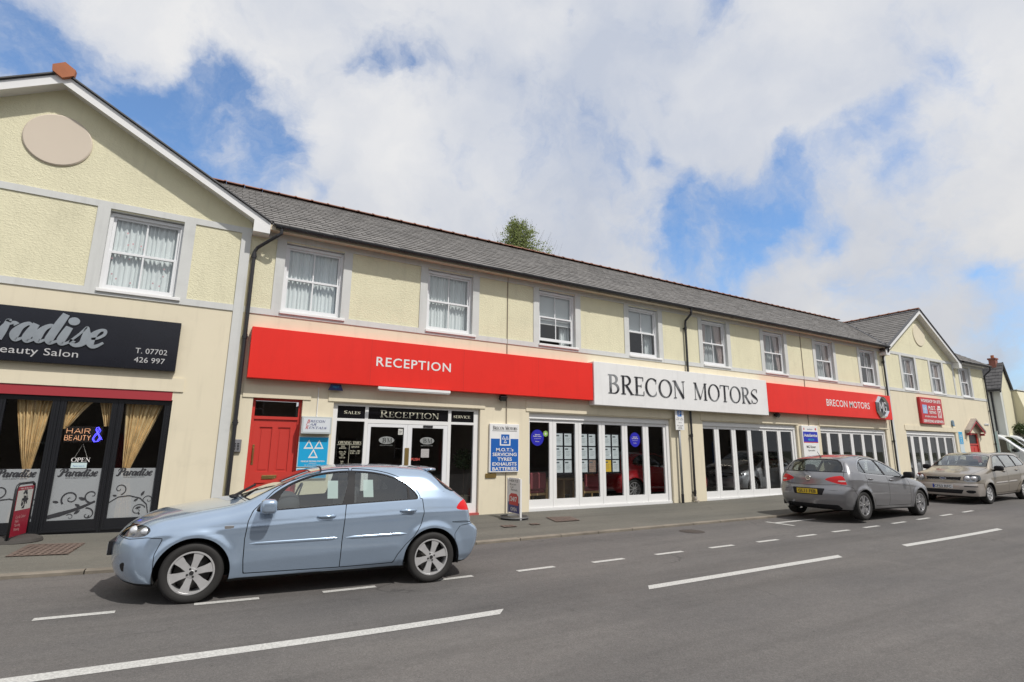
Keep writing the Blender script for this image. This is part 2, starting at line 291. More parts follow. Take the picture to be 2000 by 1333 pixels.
# serif capitals drawn as broad-nib strokes
def serif_strokes():
    T, t = .155, .045
    def ell(cx, cy, rx, ry, a0, a1, n=22, T=T):
        P = []; W = []
        for k in range(n+1):
            a = R(a0+(a1-a0)*k/n); P.append((cx+rx*math.cos(a), cy+ry*math.sin(a))); W.append(t+(T-t)*abs(math.cos(a))**1.2)
        return (P, W)
    def V(x, y0=0, y1=1, w=T): return ([(x,y0),(x,y1)], [w,w])
    def H(x0, x1, y, w=t): return ([(x0,y),(x1,y)], [w,w])
    def S(x, y, l=.13): return H(x-l, x+l, y+(t/2 if y < .5 else -t/2))
    G = {}
    G['I'] = (.36, [V(.18), S(.18,0), S(.18,1)])
    G['L'] = (.62, [V(.18), S(.18,0), S(.18,1), H(.18,.58,t/2), V(.565,0,.24,t)])
    G['T'] = (.70, [V(.35), S(.35,0), H(.02,.68,1-t/2), V(.04,.78,1,t), V(.66,.78,1,t)])
    G['E'] = (.64, [V(.18), S(.18,0), S(.18,1), H(.18,.58,t/2), H(.18,.55,1-t/2), H(.18,.44,.52), V(.575,0,.24,t), V(.54,.78,1,t), V(.43,.43,.61,t)])
    G['P'] = (.62, [V(.18), S(.18,0), S(.18,1), H(.18,.34,1-t/2), H(.18,.34,.46), ell(.33,.73,.23,.255,90,-90)])
    G['R'] = (.74, [V(.18), S(.18,0), S(.18,1), H(.18,.34,1-t/2), H(.18,.36,.5), ell(.33,.75,.22,.235,90,-90), ([(.33,.5),(.64,.02)], [T*.9,T*.9]), S(.66,0,.1)])
    G['B'] = (.68, [V(.18), S(.18,0), S(.18,1), H(.18,.32,1-t/2), H(.18,.34,.53), H(.18,.34,t/2), ell(.31,.765,.20,.215,90,-90), ell(.33,.275,.25,.255,90,-90)])
    G['C'] = (.78, [ell(.42,.5,.34,.485,48,312), V(.66,.70,.95,t), V(.66,.08,.28,t*.8)])
    G['G'] = (.82, [ell(.42,.5,.34,.485,48,318), V(.66,.70,.95,t), V(.66,.05,.42,T*.85), S(.66,.45,.1)])
    G['O'] = (.86, [ell(.43,.5,.35,.485,0,360,36)])
    G['D'] = (.82, [V(.18), S(.18,0), S(.18,1), H(.18,.4,1-t/2), H(.18,.4,t/2), ell(.38,.5,.33,.478,90,-90)])
    G['N'] = (.82, [V(.16,0,1,t), S(.16,0,.09), S(.12,1,.1), ([(.15,.98),(.68,.02)], [T,T]), V(.68,0,1,t), S(.68,1,.1)])
    G['M'] = (1.0, [V(.14,0,1,t), S(.14,0,.09), S(.14,1,.1), ([(.15,.98),(.47,.04)], [T,T*.9]), ([(.47,.04),(.80,.98)], [t,t]), V(.82), S(.82,0,.12), S(.84,1,.1)])
    G['A'] = (.76, [([(.10,0),(.38,.98)], [t,t]), ([(.38,.98),(.66,.0)], [T,T]), H(.2,.56,.33), S(.1,0,.09), S(.66,0,.11)])
    G['V'] = (.76, [([(.10,1),(.38,.02)], [T,T]), ([(.38,.02),(.66,1)], [t,t]), S(.1,1,.11), S(.66,1,.09)])
    n = 26; P = []; W = []
    for k in range(n+1):
        s = k/n; y = .96-.92*s; x = .30-.21*math.sin((s-.03)*2*math.pi*1.0)*(1.0 if s < .5 else 1.08); P.append((x, y)); W.append(t+(T*1.05-t)*math.exp(-((s-.5)/.24)**2))
    P = [(.50,.82),(.44,.93)]+P[1:-1]+[(.16,.06),(.10,.18)]; W = [t,t]+W[1:-1]+[t,t]
    G['S'] = (.60, [(P, W), V(.52,.72,.96,t), V(.085,.04,.28,t)])
    G[' '] = (.42, [])
    return G
SERIF = serif_strokes()
def serif(body, F, u0, v0, w, h, m, parent, name='lettering', d=.003, small=1.0, mb=None, slant=0., wt=1.):
    # small<1: letters after the first of each word are small capitals
    own = mb is None; mb = mb or MB(); x = 0; items = []; first = True
    for ch in body:
        a, st = SERIF[ch]; s = 1.0 if (first or small == 1) else small; items.append((x, s, st)); x += a*s*(1.0); first = ch == ' '
    k = w/x
    for px, s, st in items:
        for P, W in st:
            mb.ribbon(F, [(u0+(px+p[0]*s+slant*p[1]*s)*k, v0+p[1]*s*h) for p in P], [q*s*wt*(k+h)/2 for q in W], d)
    return obj(name, mb, m, parent) if own else None
# ================================================================ ground
def prof(x):
    xr = max(x-12, 0); q = .002*xr*xr if xr < 5 else .05+.02*(xr-5); q = min(q, .36)
    xl = max(3-x, 0); l = .005*xl*xl if xl < 2.5 else .03125+.025*(xl-2.5)
    return q+min(l, .28)
XS = [-400,-120,-60,-30]+[-20+.5*i for i in range(121)]+[45,60,90,150,300,700,1500]
def sheet(name, ys, dz, m, x0=-1e9, x1=1e9, kind='structure'):
    xs = [x for x in XS if x0 < x < x1]
    if x0 > -1e8: xs = [x0]+xs
    if x1 < 1e8: xs = xs+[x1]
    mb = MB()
    for j, y in enumerate(ys):
        for x in xs: mb.v.append((x, y, prof(x)+(dz[j] if isinstance(dz, (list, tuple)) else dz)))
    n = len(xs)
    for j in range(len(ys)-1):
        for i in range(n-1): mb.f.append((j*n+i, j*n+i+1, (j+1)*n+i+1, (j+1)*n+i))
    return tag(obj(name, mb, m, smooth=True), kind=kind)
asph = ground_mat('road_asphalt', (.140,.131,.123), (.104,.099,.096), .42)
tarm = ground_mat('footway_tarmac', (.155,.148,.126), (.122,.119,.103), .34)
grnd = ground_mat('verge_ground', (.09,.10,.06), (.07,.08,.05), .3)
sheet('ground', [-900,-60,-26,0,40,900], -.12, grnd)
sheet('road', [-19.5,-12,-8,-5,-3.33], -.055, asph)
sheet('footway', [-3.2,-1.5,0], [-.012,-.006,0], tarm, x1=37)
sheet('far_footway', [-23,-19.65], 0, tarm)
sheet('car_park', [-3.2,12,40], [-.012,-.01,-.01], asph, x0=37.0)
kerbm = mat('kerb_stone', (.205,.180,.145), .9, var=.30, vscale=2.6, bump=.25, bscale=60)
def kerb(name, y0, y1, top, low):
    mb = MB(); xs = [-20+.9*i for i in range(100)]
    for a, b in zip(xs[:-1], xs[1:]):
        g = .006; vs = []
        for x in (a+g, b-g):
            vs += [(x, y0, prof(x)+low), (x, y0, prof(x)+top-.008), (x, y0+(.012 if y1 > y0 else -.012), prof(x)+top), (x, y1, prof(x)+top)]
        mb.add(vs, [(0,4,5,1),(1,5,6,2),(2,6,7,3)])
    return tag(obj(name, mb, kerbm), kind='structure')
kerb('kerb', -3.33, -3.2, -.010, -.08); kerb('far_kerb', -19.5, -19.65, .06, -.08)
# painted markings, each a sheet 4 mm above the road
paint = mat('road_paint', (.50,.495,.47), .7, var=.36, vscale=55, bump=.2, bscale=120)
mk = MB()
def mark(x0, x1, y0, y1, sk=0.):
    n = max(1, int((x1-x0)/.3)); vs = []
    for i in range(n+1):
        x = x0+(x1-x0)*i/n; z = prof(x)-.051; vs += [(x-sk, y0, z), (x+sk, y1, z)]
    mk.add(vs, [(2*i, 2*i+2, 2*i+3, 2*i+1) for i in range(n)])
for k in range(-3, 16):
    x = -1.17+1.272*k-.0; yc = -5.30 if x < 1 else (-5.30-.12*min((x-1)/4, 1) if x < 9 else -5.42+.17*min((x-9)/7, 1))
    mark(x, x+.61, yc-.045, yc+.045)
for k in range(-2, 6): mark(-1.3+6.19*k, 2.85+6.19*k, -6.95, -6.81, .06)
mark(11.66, 11.76, -4.42, -3.72); mark(11.76, 13.3, -4.0, -3.9)
tag(obj('road_markings', mk, paint), kind='structure')
# hills on the horizon at the end of the street
mb = MB(); hx = []; nx = 40
for i in range(nx+1):
    a = R(4+40*i/nx)
    for j, r in enumerate((330, 420, 560, 760)):
        h = [0, .42, .82, 1.0][j]*(62+9*math.sin(i*.5)+5*math.sin(i*1.3+j))*(.72+.35*math.exp(-((math.degrees(a)-13)/7)**2)) - (2 if j == 0 else 0)
        mb.v.append((r*math.cos(a), r*math.sin(a)-12, h))
for i in range(nx):
    for j in range(3): b = i*4+j; mb.f.append((b, b+4, b+5, b+1))
tag(obj('hills', mb, mat('hill_wood', (.10,.10,.045), .95, var=.55, vscale=.03, bump=1, bscale=.2), smooth=True), kind='structure')
# ================================================================ building materials
M_low = mat('smooth_render', (.75,.68,.515), .85, stain=.10, var=.035, vscale=.8, bump=.05, bscale=90)
M_up = mat('rough_cream_render', (.77,.73,.52), .9, stain=.10, var=.06, vscale=1.1, bump=1.0, bscale=30)
def leather_bump(m):      # hand-thrown render: streaky horizontal relief
    nt = m.node_tree; N = nt.nodes; L = nt.links; b = N['Principled BSDF']
    tc = N.new('ShaderNodeTexCoord'); mp = N.new('ShaderNodeMapping'); mp.inputs['Scale'].default_value = (1,1,2.1); L.new(tc.outputs['Object'], mp.inputs['Vector'])
    v = N.new('ShaderNodeTexVoronoi'); v.feature = 'SMOOTH_F1'; v.inputs['Scale'].default_value = 23; v.inputs['Smoothness'].default_value = .4; 
    n = N.new('ShaderNodeTexNoise'); n.inputs['Scale'].default_value = 34; n.inputs['Detail'].default_value = 5; L.new(mp.outputs[0], n.inputs['Vector'])
    md = N.new('ShaderNodeMix'); md.data_type = 'RGBA'; md.inputs['Factor'].default_value = .12; L.new(mp.outputs[0], md.inputs['A']); L.new(n.outputs['Color'], md.inputs['B']); L.new(md.outputs['Result'], v.inputs['Vector'])
    ad = N.new('ShaderNodeMath'); ad.operation = 'ADD'; L.new(v.outputs['Distance'], ad.inputs[0]); L.new(n.outputs['Fac'], ad.inputs[1])
    bp = N.new('ShaderNodeBump'); bp.inputs['Strength'].default_value = .6; bp.inputs['Distance'].default_value = .010; L.new(ad.outputs[0], bp.inputs['Height']); L.new(bp.outputs[0], b.inputs['Normal'])
leather_bump(M_up)
M_trim = mat('grey_trim_paint', (.63,.64,.62), .8, stain=.14, var=.05, vscale=1.5, bump=.06, bscale=80)
M_white = mat('white_gloss_paint', (.80,.80,.79), .35, var=.03, vscale=2)
M_upvc = mat('white_frame', (.78,.79,.80), .4, var=.03, vscale=2)
M_slate = mat('roof_slate', (.172,.163,.153), .66, var=.10, vscale=1.3, island=.13, bump=.25, bscale=50)
M_ridge = mat('red_ridge_tile', (.25,.115,.075), .85, var=.3, vscale=4, island=.15)
M_black = mat('black_plastic', (.022,.022,.025), .42)
M_lead = mat('lead_flashing', (.09,.09,.095), .6)
M_red = mat('red_door_paint', (.56,.048,.036), .38, var=.04, vscale=2)
M_dkred = mat('dark_red_paint', (.36,.035,.045), .45)
M_bfr = mat('black_frame', (.012,.013,.016), .33)
M_brass = mat('brass', (.55,.40,.16), .35, metal=1, var=.15, vscale=9)
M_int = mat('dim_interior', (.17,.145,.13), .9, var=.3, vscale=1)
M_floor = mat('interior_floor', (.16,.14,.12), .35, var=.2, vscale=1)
M_net = mat('net_curtain', (.76,.80,.80), .9)
M_drape = mat('beige_drape', (.58,.48,.45), .9, var=.1, vscale=6)
M_blind = mat('roller_blind', (.68,.71,.71), .85)
M_joint = mat('joint_sealant', (.26,.22,.17), .9)
G_win = glass('window_glass', (.93,.95,.95), 1.1)
G_shop = glass('shop_glass', (.88,.90,.90), .72)
# ---------------------------------------------------------------- helpers for walls
def wall_grid(mb, x0, x1, z0, z1, holes, y=0., depth=.12, rv=None):
    xs = sorted({x0, x1, *[h[0] for h in holes], *[h[1] for h in holes]}); zs = sorted({z0, z1, *[h[2] for h in holes], *[h[3] for h in holes]})
    xs = [x for x in xs if x0 <= x <= x1]; zs = [z for z in zs if z0 <= z <= z1]
    for a, b in zip(xs[:-1], xs[1:]):
        for c, d in zip(zs[:-1], zs[1:]):
            mx, mz = (a+b)/2, (c+d)/2
            if any(h[0] < mx < h[1] and h[2] < mz < h[3] for h in holes): continue
            mb.poly([(a,y,c),(b,y,c),(b,y,d),(a,y,d)])
    for a, b, c, d in holes:
        if a < x0-.01 or b > x1+.01: continue
        if rv is not None: mb_ = mb; mb = MB(); rv.append(mb)
        mb.poly([(a,y,c),(a,y,d),(a,y+depth,d),(a,y+depth,c)]); mb.poly([(b,y,d),(b,y,c),(b,y+depth,c),(b,y+depth,d)])
        mb.poly([(a,y,d),(b,y,d),(b,y+depth,d),(a,y+depth,d)]); mb.poly([(a,y,c),(a,y+depth,c),(b,y+depth,c),(b,y,c)])
        if rv is not None: mb = mb_
def cloth(mb, xa, xb, za, zb, y, amp=.03, folds=9, n=None, left=None, right=None, seed=0):
    # a hanging pleated sheet; left/right: optional functions of height fraction giving the side edges
    n = n or folds*6; m = 14; b = len(mb.v); r = random.Random(seed); ph = [r.uniform(0,6.3) for _ in range(4)]
    for j in range(m+1):
        t = j/m; z = zb+(za-zb)*t; L_, R_ = (left(t) if left else xa), (right(t) if right else xb)
        for i in range(n+1):
            s = i/n; mb.v.append((L_+(R_-L_)*s, y+amp*(math.sin(s*folds*6.28+ph[0]+.6*math.sin(s*9+ph[1]))+.5*math.sin(s*folds*2.9*6.28/2+ph[2])), z))
    for j in range(m):
        for i in range(n): q = b+j*(n+1)+i; mb.f.append((q, q+1, q+n+2, q+n+1))
def sash_window(root, xa, xb, style, z0=4.44, z1=5.985, y=.085):
    """two-over-two sliding sash with a white sill"""
    w = obj('window', MB().box(xa, xa+.055, y-.01, y+.07, z0, z1).box(xb-.055, xb, y-.01, y+.07, z0, z1).box(xa+.055, xb-.055, y-.01, y+.07, z1-.06, z1).box(xa+.055, xb-.055, y-.012, y+.07, z0, z0+.035), M_upvc, root)
    a, b = xa+.055, xb-.055; zm = z0+.035+(z1-z0-.095)*.505; cx = (a+b)/2
    def sash(c, d, yy, bot=.055, top=.045, name='sash'):
        mb = MB(); mb.box(a, a+.045, yy, yy+.035, c, d).box(b-.045, b, yy, yy+.035, c, d).box(a+.045, b-.045, yy, yy+.035, c, c+bot).box(a+.045, b-.045, yy, yy+.035, d-top, d).box(cx-.014, cx+.014, yy+.004, yy+.03, c+bot, d-top)
        obj(name, mb, M_upvc, w)
        obj('glass', MB().poly([(a+.03,yy+.02,c+.03),(b-.03,yy+.02,c+.03),(b-.03,yy+.02,d-.03),(a+.03,yy+.02,d-.03)]), G_win, w)
    lift = .085 if style == 'open' else 0
    sash(zm-.02, z1-.06, y+.035); sash(z0+.035+lift, zm+.02+lift*.4, y+.0, .075, .04)
    obj('sill', MB().bbox(xa-.02, xb+.10, -.055, y+.02, z0-.06, z0-.002, .006), M_white, w)
    yb = y+.105; r = random.Random(int(xa*100))
    if style in ('net', 'pink'):
        mb = MB(); cloth(mb, a, cx+.02, z0, z1, yb, .022, 7, seed=int(xa*7)); cloth(mb, cx-.02, b, z0, z1, yb+.03, .022, 7, seed=int(xa*9)); obj('curtain', mb, M_net, w, smooth=True)
        if style == 'pink':
            mb = MB(); F = FR((0, yb-.05, 0))
            for _ in range(16): mb.disc(F, r.uniform(a+.05,b-.05), r.uniform(z0+.08,z1-.15), .016, .02, n=6)
            obj('flower_print', mb, mat('pale_pink_print', (.62,.40,.42), .9), w)
    elif style in ('open', 'blind'):
        zb = zm+(-.12 if style == 'open' else .05); obj('blind', MB().box(a-.03, b+.03, yb, yb+.01, zb, z1), M_blind, w)
        obj('blind_rail', MB().box(a-.03, b+.03, yb-.01, yb+.02, zb-.03, zb), M_white, w)
        mb = MB(); cloth(mb, b-.28, b+.05, z0, z1, yb+.12, .03, 4, seed=3); obj('curtain', mb, M_net, w, smooth=True)
    elif style == 'drape':
        mb = MB(); cloth(mb, a, b, z0, z1, yb+.1, .02, 11, seed=int(xa)); obj('net_curtain', mb, mat('grey_net', (.50,.53,.53), .9), w, smooth=True)
        mb = MB(); cloth(mb, a-.02, a+.26, z0, z1, yb, .03, 4, left=lambda t: a-.04, right=lambda t: a+.38-.22*t, seed=int(xa)); cloth(mb, b-.26, b+.02, z0, z1, yb, .03, 4, left=lambda t: b-.40+.24*t, right=lambda t: b+.03, seed=int(xa)+2)
        obj('curtain', mb, M_drape, w, smooth=True)
    elif style == 'side':
        mb = MB(); cloth(mb, a, a+.35, z0, z1, yb, .03, 4, seed=4); cloth(mb, b-.35, b, z0, z1, yb, .03, 5, seed=6); obj('curtain', mb, mat('grey_drape', (.42,.40,.39), .9), w, smooth=True)
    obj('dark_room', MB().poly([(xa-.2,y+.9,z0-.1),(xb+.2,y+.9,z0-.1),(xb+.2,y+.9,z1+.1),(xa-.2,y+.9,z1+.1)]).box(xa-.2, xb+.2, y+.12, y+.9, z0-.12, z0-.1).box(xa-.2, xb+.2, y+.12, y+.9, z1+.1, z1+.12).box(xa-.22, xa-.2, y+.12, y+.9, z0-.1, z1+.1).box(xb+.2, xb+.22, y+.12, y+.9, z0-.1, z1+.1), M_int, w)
    return w
def slates(o, u, v, n, lu, lv, keep=None, su=.31, sv=.25, seed=1):
    """individually laid slates, each a thin tilted tile"""
    mb = MB(); o, u, v, n = map(Vector, (o, u, v, n)); r = random.Random(seed); rows = int(math.ceil(lv/sv))
    for j in range(rows):
        off = (j % 2)*su/2; i0 = -1
        for i in range(i0, int(lu/su)+1):
            a = i*su+off+.005; b = (i+1)*su+off-.006; a = max(a, 0); b = min(b, lu)
            if b-a < .03: continue
            c = j*sv-.02; d = min((j+1)*sv+.03, lv); md = o+u*((a+b)/2)+v*((c+d)/2)
            if keep and not keep(md): continue
            t = .021+r.uniform(-.003,.004); tw = r.uniform(-.004,.004); dc = r.uniform(-.008,.006) if r.random() > .10 else r.uniform(-.035,.025)
            P = [o+u*a+v*(c+dc)+n*(t+tw), o+u*b+v*(c+dc)+n*(t-tw), o+u*b+v*d+n*.002, o+u*a+v*d+n*.002, o+u*a+v*(c+dc)-n*.004, o+u*b+v*(c+dc)-n*.004]
            mb.add(P, [(0,1,2,3),(4,5,1,0),(4,0,3),(5,2,1)])
    return mb
TS = .627; CT = 1/math.sqrt(1+TS*TS); ST = TS*CT     # roof pitch
def ridge_run(mb, p0, p1, step=.45, r=.11):
    p0, p1 = Vector(p0), Vector(p1); L_ = (p1-p0).length; d = (p1-p0)/L_; n = int(L_/step); side = d.cross(Vector((0,0,1))).normalized()
    for i in range(n):
        a = p0+d*(i*step+.004); b = p0+d*((i+1)*step-.004); m_ = b-d*.05
        for (q0, q1, rr) in ((a, m_, r), (m_, b, r*1.18)):
            vs = []
            for q in (q0, q1):
                for k in range(7):
                    th = math.pi*(k/6)*.86+.22; vs.append(q+side*(rr*1.15*math.cos(th))+Vector((0,0,rr*.75*math.sin(th)-.02)))
            mb.add(vs, [(k, k+1, k+8, k+7) for k in range(6)]+[tuple(range(7)), tuple(range(7,14))[::-1]])
def shop_door_set(root, x0, z0, panes, ztop, zsill, xl, xr, y=.10):
    """folding shopfront: header, posts and one leaf per pane"""
    fr = MB(); fr.box(xl, xr, y-.03, y+.07, ztop+.10, 2.53).box(xl, xl+.05, y-.028, y+.07, z0, ztop+.10).box(xr-.12, xr, y-.028, y+.07, z0, ztop+.10).box(xl, xr, y-.045, y+.08, z0-.16, z0+.03).box(xl,xr,y-.04,y-.03,2.38,2.40)
    f = obj('shopfront_frame', fr, M_white, root)
    n = len(panes); ed = [xl+.05]+[(panes[i][1]+panes[i+1][0])/2 for i in range(n-1)]+[xr-.12]
    for i, (a, b) in enumerate(panes):
        L_, R_ = ed[i]+.004, ed[i+1]-.004; c = z0+.034; mb = MB()
        mb.box(L_, a, y, y+.055, c, ztop+.096).box(b, R_, y, y+.055, c, ztop+.096).box(a, b, y, y+.055, c, zsill).box(a, b, y, y+.055, ztop, ztop+.096)
        d = obj('folding_door', mb, M_white, root); obj('glass', MB().poly([(a-.01,y+.03,zsill-.01),(b+.01,y+.03,zsill-.01),(b+.01,y+.03,ztop+.01),(a-.01,y+.03,ztop+.01)]), G_shop, d)
def room(root, x0, x1, depth=4.2, z0=.0, z1=2.62, name='shop_interior', y0=.20, m=None):
    mb = MB(); mb.box(x0, x1, y0, depth, z0-.05, z0).box(x0, x1, y0, depth, z1, z1+.05).box(x0, x1, depth, depth+.05, z0-.05, z1+.05).box(x0-.05, x0, y0, depth+.05, z0-.05, z1+.05).box(x1, x1+.05, y0, depth+.05, z0-.05, z1+.05)
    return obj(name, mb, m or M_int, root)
def bands(mb, x0, x1, wins, zb=4.32, zt=6.03, ze=6.16, y=-.02, t=.19):
    """flat grey bands: bottom and top rails with uprights beside each window, butted end to end"""
    mb.box(x0, x1, y, .0, zb, zb+.13)
    mb.box(x0, x1, y, .0, zt, ze)
    for a, b in wins:
        mb.box(a-t, a, y, .0, zb+.13, zt); mb.box(b, b+t, y, .0, zb+.13, zt)
# ================================================================ left gabled building with the beauty salon
LX0, LX1, LA = -6.45, .43, -2.98; zL = 8.30
sal = thing('salon_building', 'cream gabled building with a round plaque above the black-framed beauty salon', 'building', (-2.98,0,prof(-3)))
shop_hole = (-5.9, -.585, -.3, 2.44)
mb = MB(); wall_grid(mb, LX0, LX1, -.3, 4.32, [shop_hole], 0, .12); obj('lower_wall', mb, M_low, sal)
w0 = (-2.0, -.79, 4.44, 6.0); RV = []; mb = MB(); wall_grid(mb, LX0, LX1, 4.32, 6.16, [w0, (-5.2,-4.0,4.44,6.0)], 0, .12, RV)
mb.poly([(LX0,0,6.16),(LX1,0,6.16),(LX1,0,6.312),(LA,0,8.243),(LX0,0,6.28)]); obj('upper_wall', mb, M_up, sal)
obj('side_wall', MB().poly([(LX0,0,-.3),(LX0,0,6.16),(LX0,9,6.16),(LX0,9,-.3)]), M_low, sal)
mb = MB(); bands(mb, LX0, LX1-.18, [(w0[0], w0[1]), (-5.2,-4.0)], t=.2); mb.box(LX1-.18, LX1+.004, -.03, 0, -.1, 6.16); obj('trim', mb, M_trim, sal); [obj('reveal', q_, M_trim, sal) for q_ in RV]
sash_window(sal, w0[0], w0[1], 'pink'); sash_window(sal, -5.2, -4.0, 'pink')
obj('plaque', MB().lathe([(0,-.035),(.49,-.035),(.51,-.02),(.51,0)], (-2.95,0,7.17), 'y', 48), mat('plaque_render', (.64,.56,.46), .85, var=.02, vscale=1), sal, smooth=False)
obj('lintel', MB().box(-5.95, -.43, -.022, 0, 2.60, 2.86), M_low, sal)
obj('shutter_box', MB().box(-5.9, -.60, -.005, .10, 2.425, 2.595), M_dkred, sal)
def barge(root, xa, xc, xb, zc, y=-.30, TS=.627):
    """white verge boards with soffit and box ends on a gable"""
    mb = MB()
    for (xe, sg) in ((xa, -1), (xb, 1)):
        ze = zc-abs(xe-xc)*TS
        mb.prism([(xc,zc),(xe,ze),(xe,ze-.17),(xc,zc-.19)] if sg < 0 else [(xc,zc),(xc,zc-.19),(xe,ze-.17),(xe,ze)], 'y', y, y+.03)
        mb.prism([(xc,zc-.12),(xe,ze-.12),(xe,ze-.14),(xc,zc-.14)] if sg < 0 else [(xc,zc-.12),(xc,zc-.14),(xe,ze-.14),(xe,ze-.12)], 'y', y+.03, .0)
        bx = xe-sg*.32; mb.prism([(bx,zc-abs(bx-xc)*TS-.16),(xe,ze-.15),(xe,ze-.24),(bx,ze-.24)], 'y', y-.004, -.002)
    return obj('bargeboard', mb, M_white, root)
def gable_roof(root, xa, xc, xb, zc, y0, y1, keep=None, seed=2, TS=.627):
    CT = 1/math.sqrt(1+TS*TS); ST = TS*CT
    """two slated slopes running back from the gable, with a dark verge edge and ridge"""
    lv = (xb-xc)/CT
    r_ = obj('roof', slates((xa,y1,zc-(xc-xa)*TS), (0,-1,0), (CT,0,ST), (-ST,0,CT), y1-y0, (xc-xa)/CT, keep, seed=seed), M_slate, root)
    r2 = slates((xb,y0,zc-(xb-xc)*TS), (0,1,0), (-CT,0,ST), (ST,0,CT), y1-y0, lv, keep, seed=seed+5); obj('slates', r2, M_slate, r_)
    mb = MB(); mb.poly([(xa,y0,zc-(xc-xa)*TS-.01),(xc,y0,zc-.01),(xc,y1,zc-.01),(xa,y1,zc-(xc-xa)*TS-.01)]).poly([(xc,y0,zc-.01),(xb,y0,zc-(xb-xc)*TS-.01),(xb,y1,zc-(xb-xc)*TS-.01),(xc,y1,zc-.01)])
    obj('roof_underlay', mb, M_lead, r_)
    mb = MB()
    for xe in (xa, xb): ze = zc-abs(xe-xc)*TS; mb.prism([(xc,zc+.03),(xe,ze+.03),(xe,ze+.002),(xc,zc+.002)] if xe < xc else [(xc,zc+.03),(xc,zc+.002),(xe,ze+.002),(xe,ze+.03)], 'y', y0-.025, y0+.1)
    obj('verge', mb, M_lead, r_)
    return r_
ZC = 8.45; TQ = .566
gable_roof(sal, LA-3.85, LA, LA+3.74, ZC-.06, -.32, 9, seed=3, TS=TQ); barge(sal, LA-3.85, LA, LA+3.74, ZC-.075, TS=TQ)
mb = MB(); ridge_run(mb, (LA,-.28,ZC-.02), (LA,9,ZC-.02)); rr_ = obj('ridge', mb, M_ridge, sal)
mb = MB(); mb.prism([(LA-.16,ZC-.10),(LA-.17,ZC+.02),(LA,ZC+.13),(LA+.17,ZC+.02),(LA+.16,ZC-.10),(LA,ZC-.2)], 'y', -.37, -.27); obj('ridge_end_cap', mb, mat('terracotta', (.42,.15,.07), .8, var=.15), rr_)
# salon shopfront: black frames, gold curtains, frosted lower film
sf = MB(); zt, zb0 = 2.42, .02; y = .06
cols = [(-4.9,-4.28),(-4.02,-3.4),(-2.97,-2.355),(-2.16,-1.51),(-1.335,-.70)]
ed = [-5.9,-4.15,-3.2,-2.25,-1.42,-.585]
sf.box(-5.9, -.585, y, y+.08, 2.37, 2.425)
for i, (a, b) in enumerate(cols):
    L_, R_ = ed[i], ed[i+1]; sf.box(L_+.003, a, y, y+.07, .0, 2.37).box(b, R_-.003, y, y+.07, .0, 2.37).box(a, b, y, y+.07, .0, .31).box(a, b, y+.002, y+.07, 2.34, 2.37)
    sf.box(a-.06, a-.035, y-.018, y, .12, 2.33).box(b+.035, b+.06, y-.018, y, .12, 2.33).box(a-.035, b+.035, y-.018, y, .12, .15)
sfo = obj('shopfront_frame', sf, M_bfr, sal)
obj('threshold', MB().box(-5.9, -.585, -.02, y+.06, -.1, .035), mat('stone_step', (.30,.27,.22), .9), sal)
G_sal = glass('salon_glass', (.90,.92,.92), .7)
M_frost = film('frosted_film', (.50,.53,.55), .62); M_vine = mat('dark_vinyl', (.030,.031,.036), .6)
M_gold = mat('gold_curtain', (.74,.54,.28), .55, var=.35, vscale=14, stretch=(1,1,.35))
room(sal, -5.9, -.6, 3.6, -.05, 2.5)
